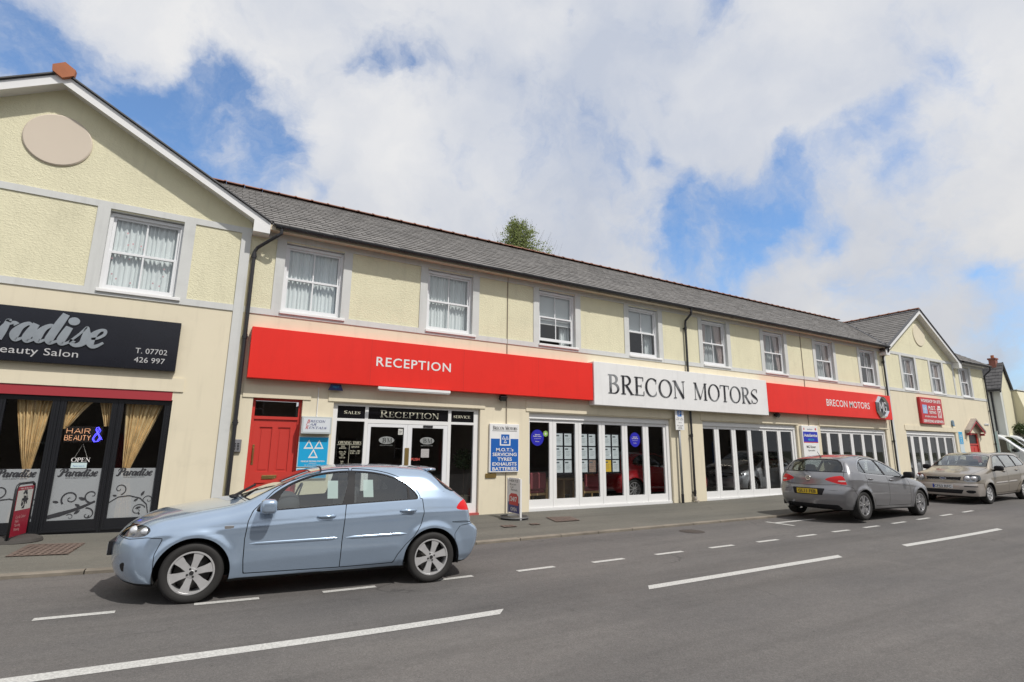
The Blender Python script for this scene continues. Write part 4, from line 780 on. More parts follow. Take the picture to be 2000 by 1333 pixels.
class Shell:
    def __init__(s, c, res=1.0):
        s.c = c; s.top = Curve(c['top'], c.get('tsig', .045)); s.xf = Curve(c['front'], .03); s.xr = Curve(c['rear'], .025); s.bt = Curve(c['belt'], .05)
        s.sec = Curve(c['sec'], c.get('ssig', .018)); s.w = Curve(c['plan'], .06)
        zc = c.get('zc', .62); xa, xb = c['spine']; nx = int((xb-xa)/.022*res); nt = int(120*res); ne = int(56*res)
        th = np.linspace(-math.pi/2, math.pi/2, nt+1)
        O = []; D = []
        for i in range(ne+1):      # front cap
            ph = math.pi/2*(1-i/ne); ph = ph**1.0; O.append(np.tile([xa,0,zc], (nt+1,1))); D.append(np.stack([np.full(nt+1, -math.sin(ph)), -math.cos(ph)*np.cos(th), math.cos(ph)*np.sin(th)], 1))
        for i in range(1, nx): x = xa+(xb-xa)*i/nx; O.append(np.tile([x,0,zc], (nt+1,1))); D.append(np.stack([np.zeros(nt+1), -np.cos(th), np.sin(th)], 1))
        for i in range(ne+1):
            ph = math.pi/2*i/ne; O.append(np.tile([xb,0,zc], (nt+1,1))); D.append(np.stack([np.full(nt+1, math.sin(ph)), -math.cos(ph)*np.cos(th), math.cos(ph)*np.sin(th)], 1))
        O = np.concatenate(O); D = np.concatenate(D); m = len(O)//(nt+1)
        lo = np.zeros(len(O)); hi = np.full(len(O), 3.5)
        for _ in range(30):
            md = (lo+hi)/2; f = s.F(O+D*md[:,None]); lo = np.where(f < 0, md, lo); hi = np.where(f < 0, hi, md)
        s.V = O+D*((lo+hi)/2)[:,None]; s.V[:,1] = np.minimum(s.V[:,1], 0)
        idx = np.arange(m*(nt+1)).reshape(m, nt+1); a, b, c_, d = idx[:-1,:-1].ravel(), idx[1:,:-1].ravel(), idx[1:,1:].ravel(), idx[:-1,1:].ravel()
        s.T = np.concatenate([np.stack([a,b,c_],1), np.stack([a,c_,d],1)]); P = s.V[s.T]; ar = np.linalg.norm(np.cross(P[:,1]-P[:,0], P[:,2]-P[:,0]), axis=1); s.T = s.T[ar > 1e-9]
        s.tag = np.zeros(len(s.T), int); s.names = ['body']
    def F(s, P):
        c = s.c; x, y, z = P[:,0], np.abs(P[:,1]), P[:,2]
        ft = (z-(s.top(x)-interp(c['crown'], x)*y*y))/np.sqrt(1+s.top.slope(x)**2)
        dz = z-s.bt(x); W = s.w(x)+s.sec(dz)
        r1 = np.hypot(x, z-c['hub']); r2 = np.hypot(x-c['wb'], z-c['hub']); ra = c['arch']
        fl = c.get('flare', .022); lip = lambda r: fl*np.exp(-(np.maximum(r-ra-.012, 0)/.055)**2)*(z < s.bt(x)+.02)
        W = W+lip(r1)+lip(r2)
        W = W+c.get('crease', 0)*np.exp(-((dz+.16)/.03)**2)
        fs = y-W
        f = smax(ft, fs, c.get('kt', .12)); cf, pf = c['fcurve']; f = smax(f, s.xf(z)+cf*y**pf-x, c.get('kf', .10)); cr, pr = c['rcurve']; f = smax(f, x-s.xr(z)+cr*y**pr, c.get('kr', .09))
        zb = c['bot']+.10*np.clip((-x-.35)/.5, 0, 1)*0+.06*np.clip((x-c['wb']-.4)/.5, 0, 1); return smax(f, zb-z, .05)
    def side_y(s, x, z):
        lo, hi = 0., 1.5
        for _ in range(28):
            m = (lo+hi)/2
            if s.F(np.array([[x,m,z]]))[0] < 0: lo = m
            else: hi = m
        return -lo
    def end_x(s, y, z, rear=True):
        lo, hi = (s.c['spine'][1], 6.) if rear else (s.c['spine'][0], -3.)
        for _ in range(30):
            m = (lo+hi)/2
            if s.F(np.array([[m,y,z]]))[0] < 0: lo = m
            else: hi = m
        return lo
    def grad(s, P):
        e = .004; g = np.stack([s.F(P+np.array(d)*e)-s.F(P-np.array(d)*e) for d in ((1,0,0),(0,1,0),(0,0,1))], 1); return g/np.maximum(np.linalg.norm(g, axis=1), 1e-9)[:,None]
    def carve(s, f, name, of=None):
        """split faces along f=0; faces with f<0 (and tagged in `of`) become `name`"""
        if name not in s.names: s.names.append(name)
        nt_ = s.names.index(name); f = np.where(np.abs(f) < 1e-7, 1e-7, f); F3 = f[s.T]; allow = np.ones(len(s.T), bool) if of is None else np.isin(s.tag, [s.names.index(q) for q in of if q in s.names])
        ins = (F3 < 0).all(1) & allow; mixed = (F3 < 0).any(1) & (F3 > 0).any(1) & allow; s.tag[ins] = nt_
        newV = []; base_ = len(s.V); cache = {}; nT = []; nG = []
        def cut(a, b):
            k = (a, b) if a < b else (b, a)
            if k not in cache:
                t = f[a]/(f[a]-f[b]); cache[k] = base_+len(newV); newV.append(s.V[a]+(s.V[b]-s.V[a])*t)
            return cache[k]
        for i in np.nonzero(mixed)[0]:
            t = s.T[i]; neg = [f[q] < 0 for q in t]; g = s.tag[i]
            k = neg.index(True) if sum(neg) == 1 else neg.index(False); a, b, c = t[k], t[(k+1) % 3], t[(k+2) % 3]; p, q = cut(a, b), cut(a, c)
            one = nt_ if sum(neg) == 1 else g; two = g if sum(neg) == 1 else nt_
            nT += [(a,p,q),(p,b,c),(p,c,q)]; nG += [one,two,two]
        keep = ~mixed; s.T = np.concatenate([s.T[keep], np.array(nT, int).reshape(-1,3)]); s.tag = np.concatenate([s.tag[keep], np.array(nG, int)])
        if newV: s.V = np.concatenate([s.V, np.array(newV)])
    def xz(s): return s.V[:,[0,2]]
    def yz(s): return s.V[:,[1,2]]
    def get(s, names, inset=0., mirror='both'):
        ids = [s.names.index(n) for n in names if n in s.names]; T = s.T[np.isin(s.tag, ids)]
        if not len(T): return None
        u, inv = np.unique(T, return_inverse=True); V = s.V[u]; T = inv.reshape(-1,3); Nn = s.grad(V-np.array([0,1e-6,0])); V = V-Nn*inset
        MV, MN = V*[1,-1,1], Nn*[1,-1,1]
        if mirror == 'left': return V, T, Nn
        if mirror == 'right': return MV, T[:,::-1], MN
        mid = np.abs(V[:,1]) < 1e-5; mp = np.arange(len(V))+len(V); mp[mid] = np.nonzero(mid)[0]
        Nn[mid,1] = 0; return np.concatenate([V, MV]), np.concatenate([T, mp[T][:,::-1]]), np.concatenate([Nn, MN])
def shell_obj(name, data, m, parent, label=None):
    V, T, Nn = data; me = bpy.data.meshes.new(name); me.from_pydata(V.tolist(), [], T.tolist()); me.materials.append(m)
    me.polygons.foreach_set('use_smooth', [True]*len(me.polygons)); me.update()
    try: me.normals_split_custom_set_from_vertices([tuple(n) for n in Nn])
    except Exception: pass
    o = bpy.data.objects.new(name, me)
    if label: o['label'] = label
    return link(o, parent)
M_tyre = mat('tyre_rubber', (.020,.019,.018), .75, bump=.15, bscale=120)
M_alloy = mat('alloy_wheel', (.66,.66,.66), .38, metal=.55, var=.1, vscale=12)
M_under = mat('underbody', (.010,.010,.010), .85)
M_trimb = mat('black_car_trim', (.014,.014,.016), .6, spec=.25)
M_chrome = mat('chrome', (.78,.78,.78), .12, metal=1)
M_seat = mat('seat_fabric', (.055,.056,.06), .9)
M_tail = mat('tail_lamp_red', (.62,.012,.015), .22, spec=.4)
M_tailw = mat('tail_lamp_clear', (.62,.55,.52), .15, coat=1.)
M_lampin = mat('lamp_reflector', (.74,.75,.77), .38, metal=.6)
M_lens = glass('lamp_lens', (.95,.96,.97), 1.0)
G_car = glass('car_glass', (.80,.85,.83), 1.7); G_cardark = glass('tinted_car_glass', (.30,.34,.33), 1.25)
def wheel(parent, x, y, r, rr, w, side, spec, steer=0.):
    """tyre with sidewall, dished rim and spokes; local +y outward for side=+1"""
    e = bpy.data.objects.new('wheel', None); link(e, parent); e.location = (x, y, r); e.rotation_euler = (0, 0, steer if side > 0 else steer)
    s = side; t = MB(); sw = w/2
    t.lathe([(rr-.012, -s*sw*.80),(rr+.012,-s*sw*.95),(r*.90,-s*sw),(r*.975,-s*sw*.86),(r,-s*sw*.55),(r,s*sw*.55),(r*.975,s*sw*.86),(r*.90,s*sw),(rr+.02,s*sw*.97),(rr-.004,s*sw*.86),(rr-.012,s*sw*.5)], axis='y', n=56)
    for q in (-.4,-.13,.13,.4): t.lathe([(r+.0004,s*sw*q-.006),(r-.006,s*sw*q-.004),(r-.006,s*sw*q+.004),(r+.0004,s*sw*q+.006)], axis='y', n=56)
    sharp(obj('tyre', t, M_tyre, e, local=True), 50)
    rm = MB(); rm.lathe([(rr-.002,s*sw*.80),(rr-.006,s*sw*.88),(rr-.020,s*sw*.88),(rr-.026,s*sw*.70),(rr-.030,-s*sw*.6)], axis='y', n=56)
    k = spec['n']; yf = s*sw*.80; yb = s*sw*.55; r0, r1 = rr*.20, rr-.018
    if spec.get('double'):
        for i in range(k):
            for q in (-1,1):
                a = 2*math.pi*i/k+.3; a0 = a+q*.16; a1 = a+q*.20; c0, c1 = r0*.9, r1
                A, B = Vector((c0*math.cos(a0),0,c0*math.sin(a0))), Vector((c1*math.cos(a1),0,c1*math.sin(a1))); dd = (B-A).normalized(); pp = Vector((-dd.z,0,dd.x)); wa, wb_ = spec['wi']*rr, spec['wo']*rr
                rm.add([A+pp*wa+Vector((0,yf,0)), A-pp*wa+Vector((0,yf,0)), B-pp*wb_+Vector((0,yf-.0*s,0)), B+pp*wb_+Vector((0,yf,0)), A+pp*wa*1.2+Vector((0,yb,0)), A-pp*wa*1.2+Vector((0,yb,0)), B-pp*wb_*1.2+Vector((0,yb,0)), B+pp*wb_*1.2+Vector((0,yb,0))], [(0,1,2,3),(0,4,5,1),(1,5,6,2),(3,2,6,7),(0,3,7,4)])
    else:
        for i in range(k):
            a = 2*math.pi*i/k+spec.get('a0', 0); d = Vector((math.cos(a),0,math.sin(a))); pp = Vector((-d.z,0,d.x)); wa, wb_ = spec['wi']*rr, spec['wo']*rr; A, B = d*r0*.8, d*r1
            wm = (wa+wb_)*.5*spec.get('waist', .9); C = d*(r0+r1)*.5
            f = [A+pp*wa, A-pp*wa, C-pp*wm, B-pp*wb_, B+pp*wb_, C+pp*wm]
            rm.add([q+Vector((0,yf-(0.006*s if j in (0,1) else 0),0)) for j, q in enumerate(f)]+[q*1.0+Vector((0,yb,0)) for q in f], [(0,1,2,5),(5,2,3,4)]+[(j,(j+1) % 6,6+(j+1) % 6,6+j) for j in range(6)])
    rm.lathe([(0,yf+.004*s),(r0*.55,yf+.004*s),(r0*.62,yf),(r0*1.15,yf-.002*s),(r0*1.25,yf-.012*s),(r0*1.25,yb)], axis='y', n=30)
    ro = sharp(obj('rim', rm, spec.get('mat', M_alloy), e, local=True), 35)
    hb = MB(); hb.lathe([(0,-s*sw*.1),(rr*.78,-s*sw*.1),(rr*.80,-s*sw*.3)], axis='y', n=36); obj('brake_disc', hb, mat('brake_metal', (.10,.095,.09), .5, metal=.6), e, smooth=True, local=True)
    nb = MB()
    for i in range(spec.get('nuts', 4)):
        a = 2*math.pi*i/spec.get('nuts', 4)+.4; nb.lathe([(0,yf+.001*s),(.011,yf+.001*s),(.012,yf-.01*s)], (r0*.95*math.cos(a),0,r0*.95*math.sin(a)), 'y', 10)
    nb.lathe([(0,yf+.007*s),(r0*.48,yf+.007*s),(r0*.5,yf)], axis='y', n=20); obj('hub_cap', nb, spec.get('cap', M_black), e, local=True)
    return e
def seats(root, xs, w, zh, m=M_seat):
    for x, ys, nm in xs:
        for y in ys:
            mb = MB(); mb.ellipsoid((x, y, .52), .27, .25, .09, 16, .5).ellipsoid((x+.27, y, .80), .075, .24, .33, 16, .55).ellipsoid((x+.33, y, zh), .05, .13, .085, 12, .6); obj(nm, mb, m, root, smooth=True)
def ribbon3(sh, path, wid, thk, off=0., n=6, side=-1):
    """a raised moulding that follows the body side along path (x,z)"""
    mb = MB(); P = []
    for (x, z) in path: P.append((x, sh.side_y(x, z)-off, z))
    for i, (x, y, z) in enumerate(P):
        s_ = 1 if 0 < i < len(P)-1 else .3
        for k in range(5): a = math.pi*k/4; mb.v.append((x, (y-thk*math.sin(a)*s_+.003)*(1 if side < 0 else -1), z+wid/2*math.cos(a)*s_))
    for i in range(len(P)-1):
        for k in range(4): q = i*5+k; mb.f.append((q, q+1, q+6, q+5))
    return mb
def build_car(c, name, label, loc, rz, group='parked cars along the kerb', res=1.0, cat='car'):
    root = thing(name, label, cat, (0,0,0), group); sh = Shell(c, res); paint = c['paint']; ra, hub, wb = c['arch'], c['hub'], c['wb']
    V = lambda: sh.V
    # wheel openings and underside
    far = lambda: np.where(sh.V[:,1] > -.45, 1., 0.)
    sh.carve(np.maximum(np.hypot(V()[:,0], V()[:,2]-hub)-ra, V()[:,1]+.42), 'hole'); sh.carve(np.maximum(np.hypot(V()[:,0]-wb, V()[:,2]-hub)-ra, V()[:,1]+.42), 'hole')
    sh.carve(V()[:,2]-(c['bot']+.035), 'underside', ['body'])
    g = c.get('gap', .0045)
    # bumpers, bonnet, tailgate
    if 'bumper_f' in c: sh.carve(np.maximum(spoly(sh.xz(), c['bumper_f']), 0*V()[:,0]-1), 'front_bumper', ['body'])
    if 'bumper_r' in c: sh.carve(spoly(sh.xz(), c['bumper_r']), 'rear_bumper', ['body'])
    if 'sillz' in c: sh.carve(np.maximum.reduce([V()[:,2]-c['sillz'], ra+.03-V()[:,0], V()[:,0]-(wb-ra-.03)]), 'sill', ['body'])
    xc, xh, yh = c['bonnet']
    sh.carve(np.maximum.reduce([xc-V()[:,0]+.0, V()[:,0]-xh-.22*V()[:,1]**2, -V()[:,1]-(yh+.06*np.clip(V()[:,0]/1.0, -.9, .5)), .70-V()[:,2]]), 'bonnet', ['body'])
    sh.carve(np.maximum.reduce([spoly(sh.yz(), c['tailgate']), wb+.25-V()[:,0]]), 'tailgate', ['body'])
    dshape = lambda poly: np.maximum(spoly(sh.xz(), poly), np.minimum(spoly(sh.xz(), c['side_window'])-.022, V()[:,2]-sh.bt(V()[:,0])-.01))
    if 'doors' in c:
        for nm, poly in c['doors']: sh.carve(np.maximum(dshape(poly), V()[:,1]+.3), nm, ['body','sill'])
    paints = ['body','front_bumper','rear_bumper','bonnet','tailgate','sill','front_door','rear_door']
    # shut lines: thin gaps along every border between painted panels
    for nm, poly in c.get('doors', []): sh.carve(np.maximum(np.abs(dshape(poly))-g, V()[:,1]+.3), 'gap', paints)
    sh.carve(np.maximum(np.abs(spoly(sh.xz(), c['bumper_f']))-g*.8, sh.V[:,2]-9), 'gap', paints); sh.carve(np.abs(spoly(sh.xz(), c['bumper_r']))-g*.8, 'gap', paints)
    bf = np.maximum.reduce([xc-V()[:,0], V()[:,0]-xh-.22*V()[:,1]**2, -V()[:,1]-(yh+.06*np.clip(V()[:,0]/1.0, -.9, .5)), .70-V()[:,2]]); sh.carve(np.maximum(np.abs(bf)-g*.8, .66-sh.V[:,2]), 'gap', paints)
    sh.carve(np.maximum(np.abs(spoly(sh.yz(), c['tailgate']))-g*.8, wb+.25-sh.V[:,0]), 'gap', paints)
    # windows
    sw = c['side_window']; fr = lambda off: np.maximum(spoly(sh.xz(), sw)+off, V()[:,1]+.35)
    if c.get('chrome_line'): sh.carve(fr(-.016), 'window_trim', paints+['gap'])
    sh.carve(fr(0), 'window_frame', paints+['gap','window_trim'])
    for nm, poly in c['side_glass']: sh.carve(np.maximum.reduce([spoly(sh.xz(), poly), fr(.014)]), nm, ['window_frame'])
    ws = c['windscreen']      # x base centre, x top, half width base/top, bow
    def wsf(off): x, y, z = sh.V.T; xb_ = ws[0]+ws[4]*y*y; t = np.clip((x-ws[0])/(ws[1]-ws[0]), 0, 1); return np.maximum.reduce([xb_-x+off, x-(ws[1]+.10*y*y*-1)+off, -y-(ws[2]+(ws[3]-ws[2])*t)+off, np.full(len(x), .72)-z])
    sh.carve(wsf(0), 'windscreen_surround', paints+['gap']); sh.carve(wsf(.022), 'windscreen', ['windscreen_surround'])
    rw = c['rear_window']; f = lambda off: np.maximum.reduce([spoly(sh.yz(), rw)+off, wb+c.get('rwx',.03)-V()[:,0]])
    sh.carve(f(0), 'rear_window_surround', paints+['gap']); sh.carve(f(.02), 'rear_window', ['rear_window_surround'])
    for nm, proj, poly, lim in c.get('lamps', []):
        P = sh.xz() if proj == 'xz' else sh.yz(); e = V()[:,0]-(wb/2 if proj == 'xz' else -.42) if lim == 'f' else (wb/2 if proj == 'xz' else wb+.52)-V()[:,0]
        allow = paints+['gap','headlight','tail_light','window_frame']; sh.carve(np.maximum(spoly(P, poly), e), nm, allow)
    for nm, poly, lim in c.get('dark', []):
        e = V()[:,0]+.62 if lim == 'f' else wb+.55-V()[:,0]; sh.carve(np.maximum(spoly(sh.yz(), poly), e), nm, paints+['gap'])
    # objects
    def put(nm, tags, m, inset=0., both=True, par=root, label=None):
        if both:
            d = sh.get(tags, inset); return [shell_obj(nm, d, m, par, label)] if d else []
        return [shell_obj(nm, sh.get(tags, inset, s_), m, par, label) for s_ in ('left','right')] if sh.get(tags) else []
    put('body', ['body'], paint); bp = put('front_bumper', ['front_bumper'], c.get('bpaint', paint)); rb = put('rear_bumper', ['rear_bumper'], c.get('bpaint', paint)); put('bonnet', ['bonnet'], paint); tg = put('tailgate', ['tailgate'], paint)
    put('sill', ['sill'], paint, 0, False)
    fd_ = put('front_door', ['front_door'], paint, 0, False); rd_ = put('rear_door', ['rear_door'], paint, 0, False)
    put('underbody', ['underside'], M_under)
    put('window_frame', ['window_frame'], c.get('frame_mat', M_trimb), .002, False); put('window_trim', ['window_trim'], M_chrome, -.002, False)
    for nm, _ in c['side_glass']: put(nm, [nm], c.get('glass', G_car), .007, False)
    wsc = put('windscreen', ['windscreen'], c.get('glass', G_car), .004); put('windscreen_surround', ['windscreen_surround'], M_trimb, .002)
    rw_ = put('rear_window', ['rear_window'], c.get('rglass', G_cardark), .004); put('rear_window_surround', ['rear_window_surround'], M_trimb, .002)
    for nm in ('headlight','tail_light','tail_lens','grille','lower_intake','plate_recess','bumper_strip'):
        if nm not in sh.names: continue
        if nm == 'headlight':
            for o in put(nm, [nm], M_lens, .0, False): pass
            put('lamp_housing', [nm], mat('lamp_housing', (.30,.30,.31), .3, metal=.6), .055, False)
            for bx, by, bz, br in c.get('bowls', []):
                for s_ in (-1,1): obj('lamp_bowl', MB().lathe([(0,.03),(br*.5,.026),(br*.8,.012),(br,-.012)], (0,0,0), 'z', 18), M_lampin, root, smooth=True, local=True).matrix_local = Matrix.Translation((bx, by*s_, bz)) @ Vector((-.85, s_*.5, .1)).to_track_quat('Z','Y').to_matrix().to_4x4()
        else: put(nm, [nm], {'tail_light':M_tail,'tail_lens':M_tailw,'bumper_strip':M_trimb}.get(nm, M_trimb), .0 if nm != 'grille' else .012, nm in ('grille','lower_intake','plate_recess'))
    put('inner_shell', [q for q in sh.names if q not in ('hole','windscreen','rear_window','headlight')+tuple(n for n, _ in c['side_glass'])], M_under, .018)
    # wheel arches, lips, floor
    for cx in (0, wb):
        for s_ in (-1,1):
            mb = MB(); yo = sh.side_y(cx, hub+ra+.03)*-1-.02; mb.lathe([(ra+.004, s_*yo),(ra+.004, s_*(yo-.32)),(0, s_*(yo-.33))], (cx,0,hub), 'y', 30, -.25, math.pi+.25); obj('wheel_arch_liner', mb, M_under, root)
    mb = MB(); mb.box(-.55, wb+.45, -.55, .55, c['bot']+.02, c['bot']+.06).box(.45, wb-.45, -.74, .74, c['bot']+.03, c['bot']+.07); mb.tube([(0,-.7,hub),(0,.7,hub)], .035, 8).tube([(wb,-.7,hub),(wb,.7,hub)], .04, 8); obj('floor_pan', mb, M_under, root)
    for cx in (0, wb):
        for s_ in (-1,1):
            yo = c['track']/2; wheel(root, cx, s_*yo, c['r'], c['rim'], c['tw'], s_, c['spokes'], c.get('steer', 0) if cx == 0 else 0)
    # interior
    if c.get('interior', True):
        xs0 = c['seat_x']; seats(root, [(xs0,(-.36,.36),'front_seat'),(xs0+.88,(-.36,.36),'rear_seat')], .5, c['seat_h'])
        dx = c['windscreen'][0]; mb = MB(); mb.ellipsoid((dx+.38, 0, c['dash']), .30, .66, .11, 16, .5); obj('dashboard', mb, M_seat, root, smooth=True)
        mb = MB(); P = []
        for k in range(25): a = 2*math.pi*k/24; P.append((dx+.68+.06*math.sin(a), c.get('rhd', .36)+.18*math.cos(a), c['dash']+.03+.17*math.sin(a)))
        mb.tube(P, .013, 6, cap=False); obj('steering_wheel', mb, M_seat, root, smooth=True)
    for hx, hz, par in c.get('handles', []):
        for s_, dd in ((-1,0),(1,1)):
            y = sh.side_y(hx, hz)*(-s_)*-1; y = abs(y)*s_; mb = MB(); mb.ellipsoid((hx, y, hz-.004), .085, .012, .026, 16, .8); o1 = obj('handle_recess', mb, M_trimb if c.get('hdark') else paint, (fd_ if par == 'f' else rd_)[dd], smooth=True)
            mb = MB(); mb.tube([(hx-.105,y+s_*.004,hz+.004),(hx-.07,y+s_*.024,hz+.007),(hx+.06,y+s_*.026,hz+.008),(hx+.10,y+s_*.006,hz+.006)], [.010,.015,.016,.010], 10); obj('door_handle', mb, paint, (fd_ if par == 'f' else rd_)[dd], smooth=True)
    if 'mirror' in c:
        mx, mz = c['mirror']
        for s_, dd in ((-1,0),(1,1)):
            y = abs(sh.side_y(mx+.06, mz-.08))*s_; mb = MB(); mb.ellipsoid((mx, y+s_*.135, mz), .085, .11, .078, 18, .5); mo = obj('wing_mirror', mb, c.get('mirror_mat', paint), (fd_ or [root,root])[dd], smooth=True)
            mb = MB(); mb.tube([(mx+.02, y-s_*.02, mz-.07),(mx+.01, y+s_*.06, mz-.05)], [.035,.028], 8); obj('mirror_arm', mb, M_trimb, (fd_ or [root,root])[dd], smooth=True)
            if not fd_: continue
    for path, wd, th_, nm, m_ in c.get('strips', []):
        for s_ in (-1,1):
            n = max(2, int(abs(path[-1][0]-path[0][0])/.08)); tt = np.linspace(0, 1, n); px = np.array(path); L_ = np.linspace(path[0][0], path[-1][0], n); pz = np.interp(L_, px[:,0], px[:,1])
            obj(nm, ribbon3(sh, list(zip(L_, pz)), wd, th_, side=s_), m_, root, smooth=True)
    return root, sh, dict(fd=fd_, rd=rd_, bumper=bp, rbumper=rb, tailgate=tg, rwin=rw_)
def place_car(root, A, ang, dz=-.055, slope=None):
    """set the front axle midpoint at A=(x,y) with heading ang; pitch follows the road"""
    z = prof(A[0])+dz; root.location = (A[0], A[1], z); root.rotation_euler = (0, slope or 0, ang)
def plate(root, sh, x_end, z, w, h, txt_, col, rear, par, y0=0):
    x = x_end; ux = (0,1,0) if rear else (0,-1,0); n = (1,0,0) if rear else (-1,0,0); F = FR((x, y0, z), ux, (0,0,1), n)
    p = obj('number_plate', MB().obox((x+(.004 if rear else -.004), y0, z+h/2), (1,0,0), (0,1,0), (0,0,1), .006, w/2, h/2), mat('plate_yellow' if col == 'y' else 'plate_white', (.62,.44,.03) if col == 'y' else (.66,.68,.70), .35), par)
    dd = .012; text(txt_, F, -w*.42, h*.18, w*.86, h*.64, M_black, par, name='plate_characters', bold=.015, d=dd)
    return p, F
# ---------------------------------------------------------------- the near light-blue hatchback
P_blue = car_paint('light_blue_metallic', (.37,.47,.60), .55, .22, .05)
LAC = dict(paint=P_blue, wb=2.6, hub=.298, arch=.355, r=.300, rim=.219, tw=.195, track=1.50, bot=.185, spine=(.0,2.55), zc=.60,
  top=[(-.86,.58),(-.80,.70),(-.66,.79),(-.42,.885),(0,.965),(.30,1.015),(.44,1.055),(.75,1.215),(1.05,1.33),(1.35,1.39),(1.75,1.412),(2.15,1.408),(2.50,1.385),(2.60,1.355),(2.70,1.285),(3.02,1.06),(3.11,1.01),(3.24,.93)],
  crown=[(-.9,.16),(.3,.13),(.9,.10),(2.4,.10),(3.2,.06)], belt=[(-.9,.80),(0,.86),(.5,.895),(1.5,.95),(2.4,.995),(3.2,1.0)],
  sec=[(-.80,-.10),(-.70,-.045),(-.52,-.012),(-.36,0),(-.22,-.004),(-.10,-.020),(0,-.048),(.12,-.105),(.28,-.195),(.42,-.29),(.6,-.42)],
  plan=[(-.9,.80),(-.5,.838),(0,.856),(.6,.862),(2.2,.862),(2.7,.845),(3.1,.80),(3.4,.75)], front=[(.15,-.70),(.25,-.78),(.36,-.825),(.50,-.838),(.62,-.825),(.72,-.77),(.9,-.57)], rear=[(.15,3.18),(.28,3.29),(.42,3.35),(.56,3.365),(.635,3.345),(.66,3.265),(.85,3.225),(.97,3.18),(1.05,3.07),(1.2,2.95)],
  fcurve=(.52,2.4), rcurve=(.22,2.3), kt=.13, kf=.09, kr=.07, flare=.024, sillz=.262, crease=.006, ssig=.010,
  bumper_f=[(-1.2,.1),(-.335,.1),(-.355,.50),(-.30,.655),(-.44,.668),(-.62,.64),(-.80,.655),(-1.2,.66)], bumper_r=[(3.7,.1),(2.98,.1),(2.92,.40),(2.90,.56),(2.98,.66),(3.2,.685),(3.7,.68)],
  bonnet=(-.86,.335,.64), tailgate=[(-1.2,.70),(0,.70),(.1,.70),(.1,1.6),(-.55,1.6),(-.55,1.35),(-.66,1.02),(-.62,.86),(-.60,.72)],
  doors=[('front_door', [(.515,.905),(.478,.80),(.462,.62),(.470,.40),(.485,.262),(1.492,.255),(1.492,.55),(1.515,.93),(1.56,1.40),(1.2,1.40),(.80,1.2)]), ('rear_door', [(1.492,.255),(2.12,.262),(2.17,.36),(2.25,.47),(2.35,.56),(2.44,.70),(2.475,.84),(2.455,1.0),(2.42,1.16),(2.2,1.36),(1.6,1.42),(1.515,.93),(1.492,.55)])],
  side_window=round_poly([(.520,.888),(.60,.99),(.82,1.165),(1.10,1.285),(1.34,1.328),(1.58,1.342),(1.86,1.328),(2.12,1.268),(2.32,1.145),(2.43,.998),(2.30,.992),(1.5,.950),(.7,.900)], 2),
  side_glass=[('front_window', [(.72,.915),(.80,1.10),(1.3,1.6),(1.545,1.6),(1.535,1.2),(1.455,.90),(.78,.89)]), ('rear_door_window', [(1.605,.90),(1.635,1.6),(2.24,1.6),(2.262,1.1),(2.262,.90)]), ('quarter_window', [(2.292,.90),(2.285,1.5),(2.8,1.5),(2.8,.9)])],
  windscreen=(.36,1.26,.69,.55,.22), rear_window=round_poly([(-1,1.09),(0,1.065),(.3,1.065),(.3,1.345),(-.3,1.345),(-.56,1.33),(-.72,1.13),(-.70,1.08)], 1),
  lamps=[('headlight','xz', round_poly([(-.90,.655),(-.70,.655),(-.52,.660),(-.44,.69),(-.415,.735),(-.46,.768),(-.55,.772),(-.66,.760),(-.95,.76)], 2), 'f'), ('tail_light','xz', round_poly([(2.90,.865),(2.965,.95),(3.05,.985),(3.5,1.0),(3.5,.84),(3.05,.848)], 1), 'r')],
  dark=[('lower_intake', round_poly([(-.9,.32),(-.62,.30),(-.60,.41),(-.78,.42),(-.9,.42)],1), 'f'), ('grille', [(-.32,.60),(.1,.60),(.1,.69),(-.34,.69)], 'f')],
  bowls=[(-.60,.60,.715,.052),(-.49,.705,.712,.045)], seat_x=1.35, seat_h=1.08, dash=.93, rhd=.36, handles=[(1.30,.822,'f'),(2.27,.862,'r')], mirror=(.665,.965), strips=[([(.50,.565),(1.46,.582)], .036, .009, 'rubbing_strip', P_blue), ([(1.52,.583),(2.27,.596)], .036, .009, 'rubbing_strip', P_blue)],
  spokes=dict(n=6, wi=.13, wo=.235, waist=.86, a0=.26, cap=mat('dark_hub', (.03,.03,.03), .3)))
lac, shL, pL = build_car(LAC, 'parked_hatchback', 'light blue metallic hatchback parked nearest, side-on in front of the red house door', (0,0,0), 0)
# details of the blue car
obj('front_number_plate', MB().box(-.856,-.846,-.255,.255,.445,.555), mat('plate_white', (.66,.68,.70), .35), lac)
obj('plate_surround', MB().box(-.850,-.79,-.27,.27,.43,.57), M_trimb, lac)
for s_ in (-1,1):
    y = abs(shL.side_y(.30,.745))*s_; o = obj('wing_badge', MB().bbox(.255,.345,y-.004,y+.004,.728,.762,.003), M_chrome, lac)
    obj('side_repeater', MB().ellipsoid((.30,y-.0*s_,.69), .03,.006,.009,12), mat('clear_amber', (.6,.5,.4), .2), lac)
mb = MB(); mb.ellipsoid((2.63,0,1.356), .13, .55, .030, 24, .7); obj('roof_spoiler', mb, P_blue, lac, smooth=True)
for s_ in (-1,1): obj('wiper', MB().tube([(.30,s_*.05-.35,1.035),(.52,s_*.05+.12,1.13)], .012, 6).ellipsoid((.30,s_*.05-.35,1.03), .05,.035,.02), M_trimb, lac)
sY = lambda x, z: shL.side_y(x, z)
G = FR((0,-.60,0)); mb = MB()
for (a, b, c, d) in ((1.30,1.42,1.02,1.22),(1.72,1.84,1.03,1.23)): mb.poly([(a, sY(a,c)+.015, c),(b, sY(b,c)+.015, c),(b, sY(b,d)+.015, d),(a, sY(a,d)+.015, d)])
